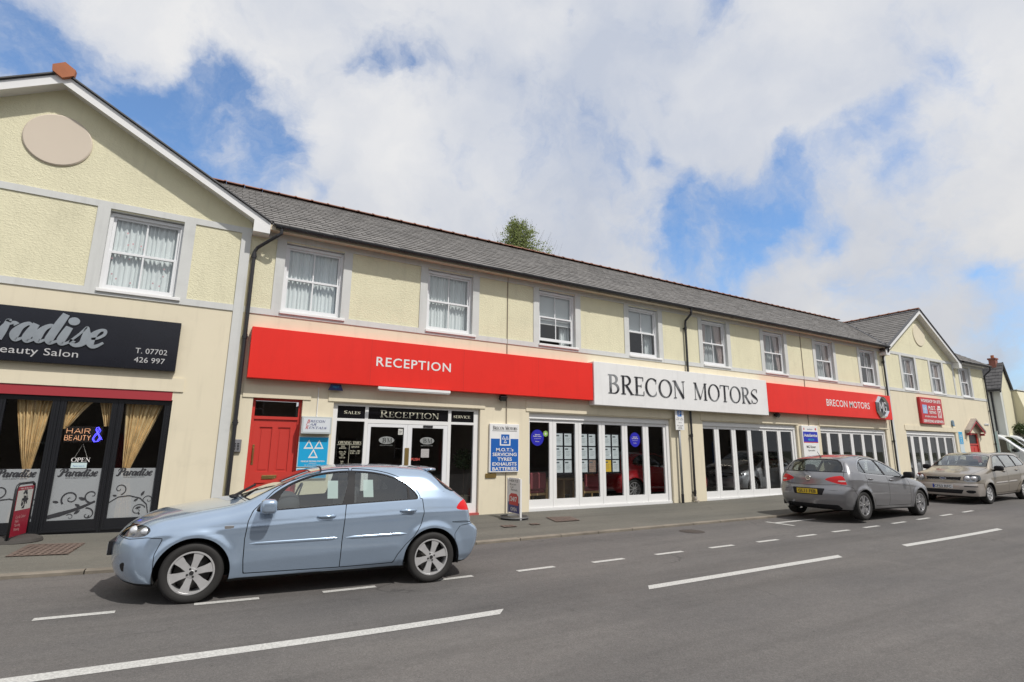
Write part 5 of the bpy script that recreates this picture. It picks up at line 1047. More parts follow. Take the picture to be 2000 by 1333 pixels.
obj('window_sticker', mb, film('pale_sticker', (.55,.66,.64), .8), lac)
mb = MB(); yy = abs(sY(.7,.5)); mb.tube([(.25,-.857,.69),(.44,-.864,.695)], .0015, 4)
place_car(lac, (.095,-4.42), -.066, slope=R(.85))
# ---------------------------------------------------------------- silver-grey hatchback seen from behind
P_grey = car_paint('silver_grey_metallic', (.235,.235,.245), .55, .30, .05)
AST = dict(paint=P_grey, wb=2.685, hub=.328, arch=.372, r=.328, rim=.235, tw=.225, track=1.56, bot=.20, spine=(.0,2.65), zc=.64,
  top=[(-.94,.60),(-.88,.74),(-.70,.83),(-.3,.95),(.1,1.02),(.45,1.09),(.8,1.27),(1.15,1.42),(1.5,1.495),(1.9,1.512),(2.35,1.49),(2.75,1.435),(2.98,1.385),(3.06,1.33),(3.28,1.08),(3.36,1.03),(3.45,.95)],
  crown=[(-.9,.16),(.3,.13),(.9,.11),(2.4,.11),(3.2,.07)], belt=[(-.9,.82),(0,.90),(.5,.95),(1.5,1.0),(2.4,1.05),(3.2,1.07)],
  sec=[(-.85,-.12),(-.74,-.06),(-.56,-.015),(-.38,0),(-.24,-.002),(-.12,-.014),(0,-.05),(.12,-.115),(.28,-.215),(.42,-.32),(.6,-.45)],
  plan=[(-.9,.82),(-.5,.87),(0,.90),(.6,.905),(2.2,.905),(2.7,.905),(3.1,.88),(3.5,.83)], front=[(.15,-.80),(.25,-.88),(.36,-.92),(.50,-.935),(.62,-.92),(.72,-.87),(.9,-.68)], rear=[(.15,3.30),(.28,3.40),(.42,3.47),(.58,3.49),(.68,3.47),(.76,3.42),(.95,3.385),(1.05,3.33),(1.2,3.2)],
  fcurve=(.55,2.4), rcurve=(.34,2.3), kt=.14, kf=.10, kr=.09, flare=.03, sillz=.29, crease=.006,
  bumper_f=[(-1.2,.1),(-.35,.1),(-.37,.50),(-.34,.64),(-.9,.66),(-1.2,.66)], bumper_r=[(3.8,.1),(3.06,.1),(3.02,.40),(3.00,.58),(3.06,.72),(3.30,.80),(3.8,.68)],
  bonnet=(-.9,.42,.66), tailgate=round_poly([(-1.2,.66),(0,.66),(.1,.66),(.1,1.7),(-.60,1.7),(-.62,1.38),(-.74,1.08),(-.72,.80),(-.60,.68)],1),
  doors=[('front_door', [(.53,.95),(.50,.80),(.49,.60),(.50,.30),(1.52,.30),(1.53,.7),(1.56,1.5),(1.2,1.5),(.80,1.2)]), ('rear_door', [(1.52,.30),(2.12,.31),(2.20,.45),(2.38,.60),(2.50,.80),(2.50,1.05),(2.2,1.45),(1.56,1.5),(1.53,.7)])],
  side_window=round_poly([(.60,.965),(.95,1.17),(1.25,1.32),(1.60,1.405),(1.95,1.425),(2.30,1.385),(2.58,1.27),(2.73,1.12),(2.60,1.075),(2.2,1.045),(1.4,1.005)], 2),
  side_glass=[('front_window', [(.62,.9),(.9,1.6),(1.575,1.6),(1.52,.9)]), ('rear_door_window', [(1.60,.9),(1.65,1.6),(2.3,1.6),(2.42,1.2),(2.40,.9)]), ('quarter_window', [(2.44,.9),(2.46,1.2),(2.34,1.6),(2.9,1.6),(2.9,.9)])], chrome_line=True,
  windscreen=(.42,1.40,.72,.57,.22), rear_window=round_poly([(-1,1.075),(0,1.075),(.3,1.075),(.3,1.39),(-.3,1.39),(-.56,1.37),(-.70,1.16),(-.66,1.09)], 1),
  lamps=[('headlight','xz', round_poly([(-1.2,.66),(-.70,.66),(-.45,.74),(-.38,.82),(-.6,.80),(-1.2,.78)], 1), 'f'), ('tail_light','yz', round_poly([(-.36,.905),(-.50,.97),(-.68,1.005),(-.95,1.03),(-.95,.85),(-.80,.80),(-.66,.81),(-.48,.865)], 1), 'r'), ('tail_lens','yz', round_poly([(-.60,.89),(-.84,.90),(-.84,.87),(-.66,.862)],1), 'r')],
  dark=[('plate_recess', round_poly([(-.40,.70),(.3,.70),(.3,.545),(-.34,.545)],0), 'r'), ('lower_intake', [(-.75,.15),(.1,.15),(.1,.335),(-.62,.335)], 'r')],
  seat_x=1.45, seat_h=1.16, dash=.98, rhd=-.36, handles=[(1.36,.90,'f'),(2.33,.93,'r')], mirror=(.70,1.03), mirror_mat=M_trimb,
  spokes=dict(n=5, wi=.085, wo=.075, double=True, nuts=5, mat=mat('bright_alloy', (.60,.60,.61), .28, metal=.9)))
ast, shA, pA = build_car(AST, 'parked_hatchback', 'dark silver hatchback with its yellow rear plate towards us, behind the light blue car', (0,0,0), 0, res=.75)
xr = shA.end_x(0., .62); plate(ast, shA, xr+.012, .565, .50, .115, 'GL11 FEB', 'y', True, pA['rbumper'][0], 0)
xr = shA.end_x(0., .90); F = FR((xr+.004,0,.93), (0,1,0), (0,0,1), (1,0,0)); mb = MB(); mb.ribbon(F, [(.052*math.cos(a), .052*math.sin(a)) for a in np.linspace(0, 2*math.pi, 30)], .012, .006); mb.ribbon(F, [(-.045,.012),(.0,.016),(.008,-.012),(.045,-.014)], [.004,.012,.012,.004], .006)
obj('tailgate_emblem', mb, M_chrome, pA['tailgate'][0]); obj('emblem_disc', MB().lathe([(0,xr+.0),(.05,xr+.0),(.058,xr-.02)], (0,0,.93), 'x', 24), P_grey, pA['tailgate'][0])
obj('boot_handle', MB().ellipsoid((xr+.0,0,.855), .012,.055,.014,14), M_trimb, pA['tailgate'][0])
obj('rear_wiper', MB().tube([(3.34,0,1.085),(3.26,-.20,1.13),(3.22,-.36,1.15)], .010, 6), M_trimb, ast)
obj('aerial', MB().tube([(2.78,0,1.43),(2.90,0,1.56)], .006, 6).ellipsoid((2.78,0,1.432),.04,.02,.015), M_trimb, ast)
obj('exhaust', MB().tube([(3.2,-.55,.255),(3.46,-.55,.25)], .034, 12), M_chrome, ast)
place_car(ast, (16.34,-4.97+.88), math.pi, slope=-R(.7))
# ---------------------------------------------------------------- gold tall hatchback facing us
P_gold = car_paint('gold_beige_metallic', (.315,.275,.22), .5, .34, .08)
P_goldl = car_paint('pale_bumper_paint', (.44,.40,.36), .4, .38, .08)
FUS = dict(paint=P_gold, bpaint=P_goldl, wb=2.54, hub=.295, arch=.345, r=.295, rim=.195, tw=.19, track=1.49, bot=.21, spine=(.0,2.6), zc=.66, tsig=.035,
  top=[(-.80,.70),(-.77,.83),(-.70,.90),(-.40,.97),(0,1.03),(.30,1.085),(.60,1.26),(.92,1.42),(1.2,1.49),(1.7,1.508),(2.4,1.50),(2.95,1.47),(3.06,1.42),(3.20,1.10),(3.26,.9)],
  crown=[(-.9,.10),(.3,.10),(.9,.09),(3.2,.07)], belt=[(-.9,.90),(0,.95),(.5,.99),(1.5,1.02),(2.4,1.05),(3.2,1.06)],
  sec=[(-.85,-.10),(-.72,-.04),(-.50,-.008),(-.34,0),(-.2,-.004),(-.10,-.018),(0,-.042),(.12,-.09),(.28,-.165),(.42,-.24),(.6,-.34)],
  plan=[(-.9,.80),(-.5,.84),(0,.855),(2.7,.855),(3.3,.82)], front=[(.15,-.72),(.25,-.80),(.36,-.83),(.55,-.835),(.62,-.80),(.70,-.785),(.88,-.74),(1.0,-.6)], rear=[(.15,3.1),(.28,3.2),(.6,3.26),(.9,3.24),(1.1,3.2),(1.3,3.1)],
  fcurve=(.30,3.0), rcurve=(.20,3), kt=.09, kf=.07, kr=.07, flare=.035, sillz=.29,
  bumper_f=[(-1.2,.1),(-.33,.1),(-.35,.50),(-.33,.60),(-.5,.62),(-1.2,.62)], bumper_r=[(3.7,.1),(2.9,.1),(2.88,.6),(3.7,.62)],
  bonnet=(-.79,.28,.70), tailgate=[(-1.2,.62),(.1,.62),(.1,1.7),(-.62,1.7),(-.74,1.0),(-.70,.64)],
  doors=[('front_door', [(.42,.98),(.40,.6),(.41,.30),(1.40,.30),(1.41,.7),(1.44,1.45),(.95,1.42)]), ('rear_door', [(1.40,.30),(2.02,.30),(2.10,.45),(2.30,.62),(2.36,.85),(2.36,1.45),(1.44,1.45),(1.41,.7)])],
  side_window=round_poly([(.50,1.0),(.70,1.14),(.98,1.33),(1.15,1.405),(1.6,1.425),(2.3,1.42),(2.78,1.38),(2.95,1.10),(2.85,1.075),(1.5,1.04)], 1),
  side_glass=[('front_window', [(.55,.9),(.9,1.6),(1.46,1.6),(1.42,.9)]), ('rear_door_window', [(1.50,.9),(1.53,1.6),(2.25,1.6),(2.25,.9)]), ('quarter_window', [(2.33,.9),(2.33,1.6),(3,1.6),(3,.9)])],
  windscreen=(.32,1.02,.73,.62,.12), rear_window=[(-1,1.10),(.3,1.10),(.3,1.40),(-.58,1.40),(-.66,1.12)],
  lamps=[('headlight','yz', round_poly([(-.50,.655),(-.80,.655),(-.84,.70),(-.84,.86),(-.66,.875),(-.52,.85)], 1), 'f'), ('tail_light','xz', [(3.1,.75),(3.5,.75),(3.5,1.1),(3.12,1.1)], 'r')],
  dark=[('grille', round_poly([(-.43,.70),(.1,.70),(.1,.80),(-.46,.80)],0), 'f'), ('lower_intake', round_poly([(-.44,.31),(.1,.31),(.1,.43),(-.50,.43)],0), 'f'), ('bumper_strip', [(-.52,.515),(-.86,.515),(-.86,.545),(-.50,.545)], 'f'), ('lower_intake', round_poly([(-.56,.33),(-.74,.33),(-.78,.42),(-.54,.42)],1), 'f')],
  bowls=[(-.70,.60,.77,.07),(-.66,.74,.77,.06)], seat_x=1.25, seat_h=1.18, dash=1.0, rhd=.36, handles=[(1.22,.93,'f'),(2.15,.95,'r')], hdark=True, mirror=(.55,1.04), mirror_mat=M_trimb, strips=[([(.48,.60),(1.38,.61)], .06, .012, 'rubbing_strip', P_goldl), ([(1.42,.61),(2.10,.62)], .06, .012, 'rubbing_strip', P_goldl)],
  spokes=dict(n=7, wi=.12, wo=.17, nuts=4))
fus, shF, pF = build_car(FUS, 'parked_hatchback', 'gold-beige tall hatchback facing us at the far end of the bay, white front plate', (0,0,0), 0, res=.75)
xf_ = shF.end_x(0., .55, False); p_, F = plate(fus, shF, xf_+.0, .455, .52, .112, 'CF53 RFC', 'w', False, pF['bumper'][0], .02)
obj('plate_band', MB().rect(F, -.26, -.215, .0, .112, .011), mat('eu_blue', (.02,.06,.40), .5), pF['bumper'][0])
xg = shF.end_x(0., .75, False); F = FR((xg-.012,0,.75), (0,-1,0), (0,0,1), (-1,0,0)); mb = MB(); mb.disc(F,0,0,.085,.035,.004); oo = obj('grille_badge', mb, M_chrome, fus); obj('badge_field', MB().disc(F,0,0,.075,.027,.008), mat('badge_blue', (.02,.04,.14), .3), oo)
obj('grille_bar', MB().rect(F, -.40,.40, -.045,-.04,.0).rect(F, -.43,.43, .045,.05,.0), M_chrome, fus)
mb = MB(); mb.box(xf_+.02, xf_+.2, -.1,.1,.2,.21); obj('tax_disc', MB().disc(FR((.545,-.52,1.165), (0,-1,0), (.5,0,.86), (-.86,0,.5)), 0,0,.04,.03,.0), M_wt, fus)
for s_ in (): obj('roof_rail', MB().tube([(1.25,s_*.58,1.46),(1.35,s_*.58,1.50),(2.5,s_*.58,1.505),(2.65,s_*.58,1.465)], .014, 8), M_trimb, fus, smooth=True)
place_car(fus, (20.86,-4.91+.84), -.02, slope=-R(1.0))
# ---------------------------------------------------------------- cars inside the showroom
P_rd = car_paint('showroom_red', (.42,.012,.02), .2, .25, .03); P_sv = car_paint('showroom_silver', (.42,.43,.45), .5, .3, .03)
import copy
RD = dict(AST); RD.update(paint=P_rd, chrome_line=False, spokes=dict(n=10, wi=.05, wo=.05, nuts=5)); 
r1, s1, _ = build_car(RD, 'showroom_car', 'red hatchback inside the showroom, nose behind the downpipe pillar', (0,0,0), 0, 'cars on show inside the showroom', res=.4)
r1.location = (14.7, 1.75, .02); r1.rotation_euler = (0,0,math.pi-.04)
def copy_tree(o, parent=None):
    c = o.copy(); COL.objects.link(c); c.parent = parent
    for ch in list(o.children): copy_tree(ch, c)
    return c
SV = dict(LAC); SV.update(paint=P_sv, strips=[], spokes=dict(n=10, wi=.06, wo=.05, nuts=5))
r2, s2, _ = build_car(SV, 'showroom_car', 'silver car inside the showroom behind the middle folding doors', (0,0,0), 0, 'cars on show inside the showroom', res=.4); r2.location = (17.75, 1.75, .02)
r3 = copy_tree(r2); r3.location = (22.3, 2.0, .02); r3['label'] = 'silver car inside the showroom behind the third set of folding doors'
r4 = copy_tree(r2); r4.location = (29.2, 1.6, .22); r4['label'] = 'pale car behind the folding doors of the far gabled building'
# ---------------------------------------------------------------- white vans on the yard past the building
P_wh = car_paint('white_van_paint', (.72,.74,.75), .0, .35, .03)
VAN = dict(paint=P_wh, wb=3.3, hub=.34, arch=.39, r=.34, rim=.21, tw=.21, track=1.72, bot=.26, spine=(.2,3.6), zc=1.0, tsig=.05,
  top=[(-.90,.75),(-.85,1.0),(-.72,1.12),(-.35,1.25),(.05,1.38),(.30,1.60),(.85,2.12),(1.15,2.32),(1.5,2.38),(2.5,2.40),(4.2,2.38),(4.3,2.30),(4.36,1.5)],
  crown=[(-.9,.08),(.3,.08),(.9,.05),(4.2,.04)], belt=[(-.9,1.05),(0,1.2),(.6,1.25),(4.3,1.25)],
  sec=[(-1.1,-.08),(-.9,-.02),(-.5,0),(0,-.02),(.4,-.06),(.9,-.13),(1.2,-.2)],
  plan=[(-.9,.90),(-.5,.96),(0,.98),(4.0,.98),(4.4,.95)], front=[(.15,-.78),(.4,-.92),(.8,-.93),(1.0,-.88),(1.3,-.6)], rear=[(.15,4.2),(.5,4.32),(2.2,4.32),(2.5,4.2)],
  fcurve=(.28,2.6), rcurve=(.06,4), kt=.12, kf=.12, kr=.08, flare=.02, sillz=.36,
  bumper_f=[(-1.4,.1),(-.38,.1),(-.40,.60),(-.6,.72),(-1.4,.74)], bumper_r=[(4.6,.1),(4.1,.1),(4.1,.5),(4.6,.5)], bpaint=M_trimb,
  bonnet=(-.86,.05,.70), tailgate=[(-1.2,.5),(.1,.5),(.1,2.6),(-.85,2.6),(-.9,.5)],
  doors=[('front_door', [(.36,1.25),(.42,.5),(1.40,.5),(1.40,2.1),(.95,2.08)])],
  side_window=round_poly([(.25,1.36),(.55,1.66),(.92,2.0),(1.10,2.06),(1.33,2.06),(1.33,1.28),(.60,1.28)],1), side_glass=[('front_window', [(.2,1.2),(.2,2.2),(1.30,2.2),(1.30,1.2)])],
  windscreen=(.05,.98,.88,.76,.10), rear_window=[(-1,1.4),(.3,1.4),(.3,2.0),(-.7,2.0)],
  lamps=[('headlight','xz', [(-1.2,.82),(-.55,.86),(-.28,1.12),(-.5,1.1),(-1.2,.98)], 'f'), ('tail_light','xz', [(4.2,.8),(4.6,.8),(4.6,1.4),(4.2,1.4)], 'r')],
  dark=[('grille', [(-.5,.80),(.1,.80),(.1,.92),(-.55,.92)], 'f')], seat_x=1.2, seat_h=1.65, dash=1.28, rhd=.36, interior=True, mirror=(.52,1.42), mirror_mat=M_trimb, spokes=dict(n=6, wi=.2, wo=.24, nuts=5))
v1, sv_, _ = build_car(VAN, 'parked_van', 'white panel van nearest the end wall of the terrace, nose to the street', (0,0,0), 0, 'white vans parked in the yard', res=.45, cat='van')
# nose towards the street (-y)
for i, (x, y, a, l) in enumerate(((41.6,-1.0,.06,None),(44.2,-1.0,.05,'white panel van second along from the end wall'),(46.8,-1.3,.05,'white panel van third from the end wall'),(49.4,-1.6,.04,'white panel van farthest along the yard at the picture edge'))):
    v = v1 if i == 0 else copy_tree(v1); v.location = (x, y+.9, .33); v.rotation_euler = (0,0,math.pi/2+a)
    if l: v['label'] = l
# ================================================================ signs on the front
M_sred = mat('sign_red', (.78,.028,.018), .40, stain=.06, var=.05, vscale=.8, spec=.35)
M_swht = mat('sign_white', (.81,.81,.80), .4, stain=.07, var=.04, vscale=2.5)
M_wlet = mat('white_letter', (.78,.76,.74), .45)
M_bl = mat('sign_black', (.012,.013,.019), .16, var=.2, vscale=2)
def board(name, x0, x1, z0, z1, y0, y1, m, label, cat='sign', group=None, lip=0):
    t = thing(name, label, cat, ((x0+x1)/2, y0, z0), group); mb = MB(); mb.bbox(x0, x1, y0, y1, z0, z1, .006); obj('panel', mb, m, t)
    return t, FR((0,y0,0))
s1_, F = board('fascia_sign', .63, 9.44, 2.945, 4.0, -.22, 0, M_sred, 'long red fascia board reading RECEPTION above the red house door')
text('RECEPTION', F, 3.22, 3.395, 1.83, .215, M_wlet, s1_, bold=.012, sp=1.12)
mb = MB()
for x in (3.1, 5.4, 7.6): mb.rect(F, x-.002, x+.002, 2.95, 3.995, .0008)
obj('panel_joint', mb, mat('joint_red', (.42,.02,.015), .5), s1_)
s2_, F = board('fascia_sign', 9.445, 17.27, 2.82, 4.06, -.26, 0, M_swht, 'long white fascia board with dark metal serif letters reading BRECON MOTORS')
M_mlet = mat('painted_reflection_letter', (.10,.10,.105), .38, metal=.75, var=.3, vscale=1.6)
def mlet_fix(m):      # dark metal, its bright reflections painted into the colour as noise patches
    nt = m.node_tree; N = nt.nodes; L = nt.links; b = N['Principled BSDF']; tc = N.new('ShaderNodeTexCoord'); n = N.new('ShaderNodeTexNoise'); n.inputs['Scale'].default_value = 1.7; n.inputs['Detail'].default_value = 5; L.new(tc.outputs['Object'], n.inputs['Vector'])
    c = N.new('ShaderNodeValToRGB'); e = c.color_ramp.elements; e[0].position = .48; e[0].color = (.055,.055,.06,1); e[1].position = .62; e[1].color = (.42,.43,.43,1); L.new(n.outputs['Fac'], c.inputs['Fac']); L.new(c.outputs[0], b.inputs['Base Color'])
mlet_fix(M_mlet)
def word(w, u0, v0, wd, h): serif(w, F, u0, v0, wd, h, M_mlet, s2_, name='letters', d=.012, wt=.82)
word('BRECON', 9.92, 3.175, 3.20, .555); word('MOTORS', 13.47, 3.175, 3.26, .555)
s3_, F = board('fascia_sign', 17.275, 25.88, 2.95, 3.99, -.25, 0, M_sred, 'red fascia board with small white BRECON MOTORS and an octagonal chrome badge')
text('BRECON MOTORS', F, 20.95, 3.33, 3.15, .27, M_wlet, s3_, bold=.008)
bd = MB(); cx, cz = 25.05, 3.47
def octa(r, a0=math.pi/8): return [(cx+r*math.cos(a0+k*math.pi/4), cz+r*1.0*math.sin(a0+k*math.pi/4)) for k in range(8)]
def ring(mb, r0, r1, ya, yb):
    A, B, C_ = octa(r0), octa(r1), octa((r0+r1)/2)
    vs = [(p[0],ya,p[1]) for p in A]+[(p[0],yb,p[1]) for p in C_]+[(p[0],ya,p[1]) for p in B]
    mb.add(vs, [(k,(k+1) % 8,8+(k+1) % 8,8+k) for k in range(8)]+[(8+k,8+(k+1) % 8,16+(k+1) % 8,16+k) for k in range(8)])
ring(bd, .50, .37, -.27, -.36); ring(bd, .50, .50, -.25, -.27); bo = obj('octagon_badge', bd, M_chrome, s3_)
obj('badge_back', MB().prism(octa(.485), 'y', -.275, -.252), mat('badge_grey', (.10,.10,.105), .4, metal=.5), bo)
Fb = FR((cx,-.30,cz)); mb = MB(); W_ = .055
mb.ribbon(Fb, [(-.23,-.20),(-.21,.20)], W_, .0).ribbon(Fb, [(-.21,.20),(-.10,-.08)], W_, .004).ribbon(Fb, [(-.10,-.08),(.0,.20)], W_, .008).ribbon(Fb, [(.0,.20),(.02,-.20)], W_, .012)
mb.ribbon(Fb, [(.26,.12),(.22,.19),(.12,.19),(.07,.12),(.07,-.12),(.12,-.19),(.22,-.19),(.26,-.12),(.26,0),(.17,0)], W_*.9, .02); obj('badge_letters', mb, mat('badge_silver', (.72,.72,.73), .4, metal=.4), bo)
# salon fascia
ss, F = board('salon_sign', -4.95, -.605, 2.975, 3.925, -.12, 0, M_bl, 'glossy black Paradise salon fascia with silver script lettering')
M_sil = mat('brushed_silver_letter', (.52,.56,.58), .30, metal=.85, var=.12, vscale=5)
mb = MB(); script_word(mb, F, -3.95, 3.32, .335, 2.18, .245); o = obj('script_lettering', mb, M_sil, ss)
so = o.modifiers.new('s', 'SOLIDIFY'); so.thickness = .018; so.offset = 1
text('Hair & Beauty Salon', F, -3.93, 3.065, 1.84, .165, mat('pale_grey_letter', (.50,.50,.50), .5), ss, sp=1.02)
text('T. 07702', F, -1.27, 3.27, .50, .10, mat('pale_grey_letter', (.5,.5,.5)), ss); text('426 997', F, -1.27, 3.10, .48, .10, mat('pale_grey_letter', (.5,.5,.5)), ss)
M_ltb = mat('sky_blue_sign', (.012,.36,.66), .4); M_mot = mat('royal_blue_sign', (.012,.115,.43), .4)
def triangles(mb, F, cx, cy, s, w):
    """three hollow triangles meeting at a point"""
    h = s*.95
    for ax, ay in ((cx-s*.52,cy+h*.5),(cx+s*.52,cy+h*.5),(cx,cy-h*.5)):
        P = [(ax-s*.5,ay-h*.5),(ax+s*.5,ay-h*.5),(ax,ay+h*.5)]
        for i in range(3): a, b = P[i], P[(i+1) % 3]; c_ = (cx*0+ax, ay-h*.12); q = lambda p: (p[0]+(c_[0]-p[0])*w, p[1]+(c_[1]-p[1])*w); mb.patch(F, [a, b, q(b), q(a)])
t, F = board('testing_station_sign', 1.74, 2.355, 1.165, 1.80, -.035, 0, mat('pale_sign_edge', (.60,.68,.70), .5), 'sky-blue square sign with three white triangles, right of the red house door')
obj('blue_field', MB().rect(F, 1.755, 2.34, 1.18, 1.785, .001), M_ltb, t); mb = MB(); triangles(mb, F, 2.05, 1.545, .20, .40); obj('triangle_symbol', mb, M_wlet, t)
text('VEHICLE TESTING STATION', F, 1.81, 1.272, .48, .03, M_wlet, t, bold=.03); text('APPOINTED BY', F, 1.97, 1.235, .16, .017, M_wlet, t); text('THE VEHICLE INSPECTORATE', F, 1.88, 1.20, .34, .017, M_wlet, t)
t, F = board('opening_hours_sign', 1.74, 2.355, .93, 1.145, -.035, 0, mat('pale_sign_edge', (.6,.68,.7)), 'second sky-blue board under the triangle sign, half hidden behind the blue car')
obj('blue_field', MB().rect(F, 1.755, 2.34, .945, 1.13, .001), M_ltb, t); text('MOT TESTS', F, 1.80, 1.03, .34, .05, M_wlet, t, bold=.02)
t, F = board('car_rental_sign', 1.75, 2.36, 1.855, 2.215, -.15, -.005, mat('light_box_grey', (.50,.54,.54), .4), 'grey light box reading BRECON CAR RENTALS above the triangle sign')
obj('sign_face', MB().rect(F, 1.785, 2.325, 1.89, 2.185, .003), mat('light_box_face', (.66,.70,.73), .4), t)
mr = mat('crimson_letter', (.55,.03,.03), .5); mn = mat('navy_letter', (.03,.04,.20), .5)
for i, (a, b, wd) in enumerate((('B','RECON',.30),('C','AR',.14),('R','ENTALS',.36))):
    z = 2.095-i*.068; serif(a, F, 1.85-.012*i, z-.008, .06, .062, mr, t, d=.006, slant=.2); serif(b, F, 1.915-.012*i, z, wd, .045, mn, t, d=.006, slant=.2)
obj('conduit', MB().tube([(2.06,-.012,2.86),(2.06,-.012,2.24),(2.06,-.08,2.215)], .010, 6), M_white, t)
t, F = board('mot_board', 6.24, 7.10, 1.0, 2.205, -.06, 0, M_swht, 'tall white and blue board listing MOTs servicing tyres exhausts batteries')
mb = MB(); mb.rect(F, 6.275, 7.075, 1.03, 1.83); mb.rect(F, 6.56, 6.80, 1.83, 1.95); obj('blue_field', mb, M_mot, t)
mb = MB(); mb.k = 4; mb.rect(F, 6.53, 6.84, 1.66, 1.96); obj('emblem_frame', mb, M_swht, t); mb = MB(); mb.k = 8; mb.rect(F, 6.565, 6.805, 1.69, 1.94); obj('emblem_field', mb, M_mot, t)
mb = MB(); mb.k = 12; triangles(mb, F, 6.685, 1.815, .095, .45); obj('triangle_symbol', mb, M_wlet, t)
serif('BRECON MOTORS', F, 6.32, 2.055, .72, .095, mat('dark_letter', (.06,.06,.06), .5), t, small=.8); obj('rule', MB().rect(F, 6.31, 7.03, 2.02, 2.03), mat('dark_letter', (.06,.06,.06)), t)
for i, (w_, l) in enumerate((("M.O.T.'s",.50),('SERVICING',.70),('TYRES',.42),('EXHAUSTS',.70),('BATTERIES',.70))): text(w_, F, 6.675-l/2, 1.515-.118*i, l, .085, M_wlet, t, bold=.02, d=.006)
t, F = board('brass_plate', 6.16, 6.46, .87, .975, -.03, 0, M_brass, 'small brass plate on the wall under the tall blue and white board', 'plate')
t, F = board('autocentre_sign', 19.40, 20.42, 1.0, 2.535, -.10, 0, M_swht, 'white and blue AutoService sign between the second and third folding shopfronts')
obj('blue_field', MB().rect(F, 19.45, 20.37, 1.93, 2.31), mat('deep_blue_sign', (.012,.03,.42), .4), t); obj('red_rule', MB().rect(F, 19.45, 20.37, 1.90, 1.93, .004), mr, t)
text('AutoService', F, 19.50, 2.12, .83, .115, M_wlet, t, bold=.03, d=.006); text('RECON', F, 19.74, 1.98, .36, .07, mat('cyan_letter', (.05,.45,.60), .5), t, bold=.02, d=.006)
text('AutoService', F, 19.73, 2.38, .34, .05, mn, t); mb = MB(); mb.disc(F, 19.53, 2.41, .03, .05); mb.disc(F, 20.27, 2.41, .045, .045); obj('small_crests', mb, mr, t)
text('MG Rover', F, 19.60, 1.70, .58, .10, mat('dark_letter', (.06,.06,.06)), t, bold=.01); text('Specialist', F, 19.68, 1.57, .44, .08, mat('dark_letter', (.06,.06,.06)), t); text('New MGs', F, 19.62, 1.34, .46, .09, mat('dark_letter', (.06,.06,.06)), t)
t, F = board('workshop_sign', 28.84, 31.02, 2.90, 4.13, -.13, -.012, mat('workshop_red', (.50,.018,.025), .4), 'square red sign reading WORKSHOP ON SITE on the far gabled building')
text('WORKSHOP ON SITE', F, 28.95, 3.90, 1.95, .15, M_wlet, t, bold=.03); text('M.O.T.', F, 29.60, 3.56, .72, .19, M_wlet, t, bold=.03); text('TESTING', F, 29.60, 3.38, .70, .13, M_wlet, t, bold=.03); text('all makes and models', F, 29.15, 3.20, 1.15, .10, M_wlet, t, bold=.015); text('SERVICING & REPAIRS', F, 28.97, 2.96, 1.95, .13, M_wlet, t, bold=.03)
mb = MB(); mb.rect(F, 29.02, 29.46, 3.37, 3.78); obj('symbol_field', mb, mat('pale_blue_field', (.30,.45,.70), .5), t); mb = MB(); mb.k = 5; triangles(mb, F, 29.24, 3.56, .15, .45); obj('triangle_symbol', mb, M_wlet, t)
mb = MB(); mb.rect(F, 30.45, 30.85, 3.60, 3.66).rect(F, 30.48, 30.54, 3.2, 3.6).rect(F, 30.78, 30.84, 3.2, 3.6).rect(F,30.52,30.80,3.68,3.78); mb.disc(F, 30.66, 3.50, .04, .05); mb.ribbon(F, [(30.60,3.20),(30.66,3.33),(30.66,3.45)], .05).ribbon(F, [(30.72,3.20),(30.66,3.34)], .05).ribbon(F, [(30.58,3.56),(30.66,3.42),(30.74,3.56)], .03); obj('ramp_pictogram', mb, M_wlet, t)
t, F = board('testing_station_sign', 32.60, 33.06, 1.45, 2.62, -.03, -.014, mat('pale_sign_edge', (.6,.68,.7)), 'narrow pale blue testing sign between the far folding shopfront and red door')
obj('blue_field', MB().rect(F, 32.63, 33.03, 2.0, 2.60, .001), M_ltb, t); mb = MB(); triangles(mb, F, 32.83, 2.38, .14, .4); obj('triangle_symbol', mb, M_wlet, t)
text('MOT\nTEST\nCENTRE', F, 32.68, 2.03, .3, .17, M_wlet, t, align='c')
# little wall fittings
t = thing('strip_light', 'white fluorescent strip light fixed under the red RECEPTION fascia', 'light', (4.15,-.3,2.86)); obj('housing', MB().bbox(3.27,5.02,-.33,-.27,2.865,2.925,.006), M_white, t); obj('diffuser', MB().tube([(3.29,-.30,2.855),(5.0,-.30,2.855)], .022, 10), mat('diffuser', (.7,.7,.68), .3), t, smooth=True)
for x, l in ((6.57,'small black flood lamp under the red RECEPTION fascia, left of the white board'),(17.95,'small black flood lamp under the right-hand red fascia')):
    z = 2.86; t = thing('flood_lamp', l, 'lamp', (x,-.1,z), 'flood lamps under the fascias'); obj('lamp_body', MB().obox((x,-.13,z), (1,0,0), (0,.8,.6), (0,-.6,.8), .09, .05, .06), M_black, t); obj('bracket', MB().box(x-.02,x+.02,-.09,0,z-.01,z+.05), M_black, t); obj('lens', MB().obox((x,-.165,z-.055), (1,0,0), (0,.8,.6), (0,-.6,.8), .075, .004, .05), G_shop, t)
t = thing('blue_tester_sign', 'small dark blue tapered sign tucked under the red RECEPTION fascia', 'sign', (2.4,-.1,2.8)); obj('panel', MB().prism([(2.24,2.80),(2.55,2.80),(2.50,2.93),(2.29,2.93)], 'y', -.12, -.09), mat('navy_sign', (.015,.03,.14), .4), t); text('MOT', FR((0,-.12,0)), 2.33, 2.85, .13, .04, M_ltb, t)
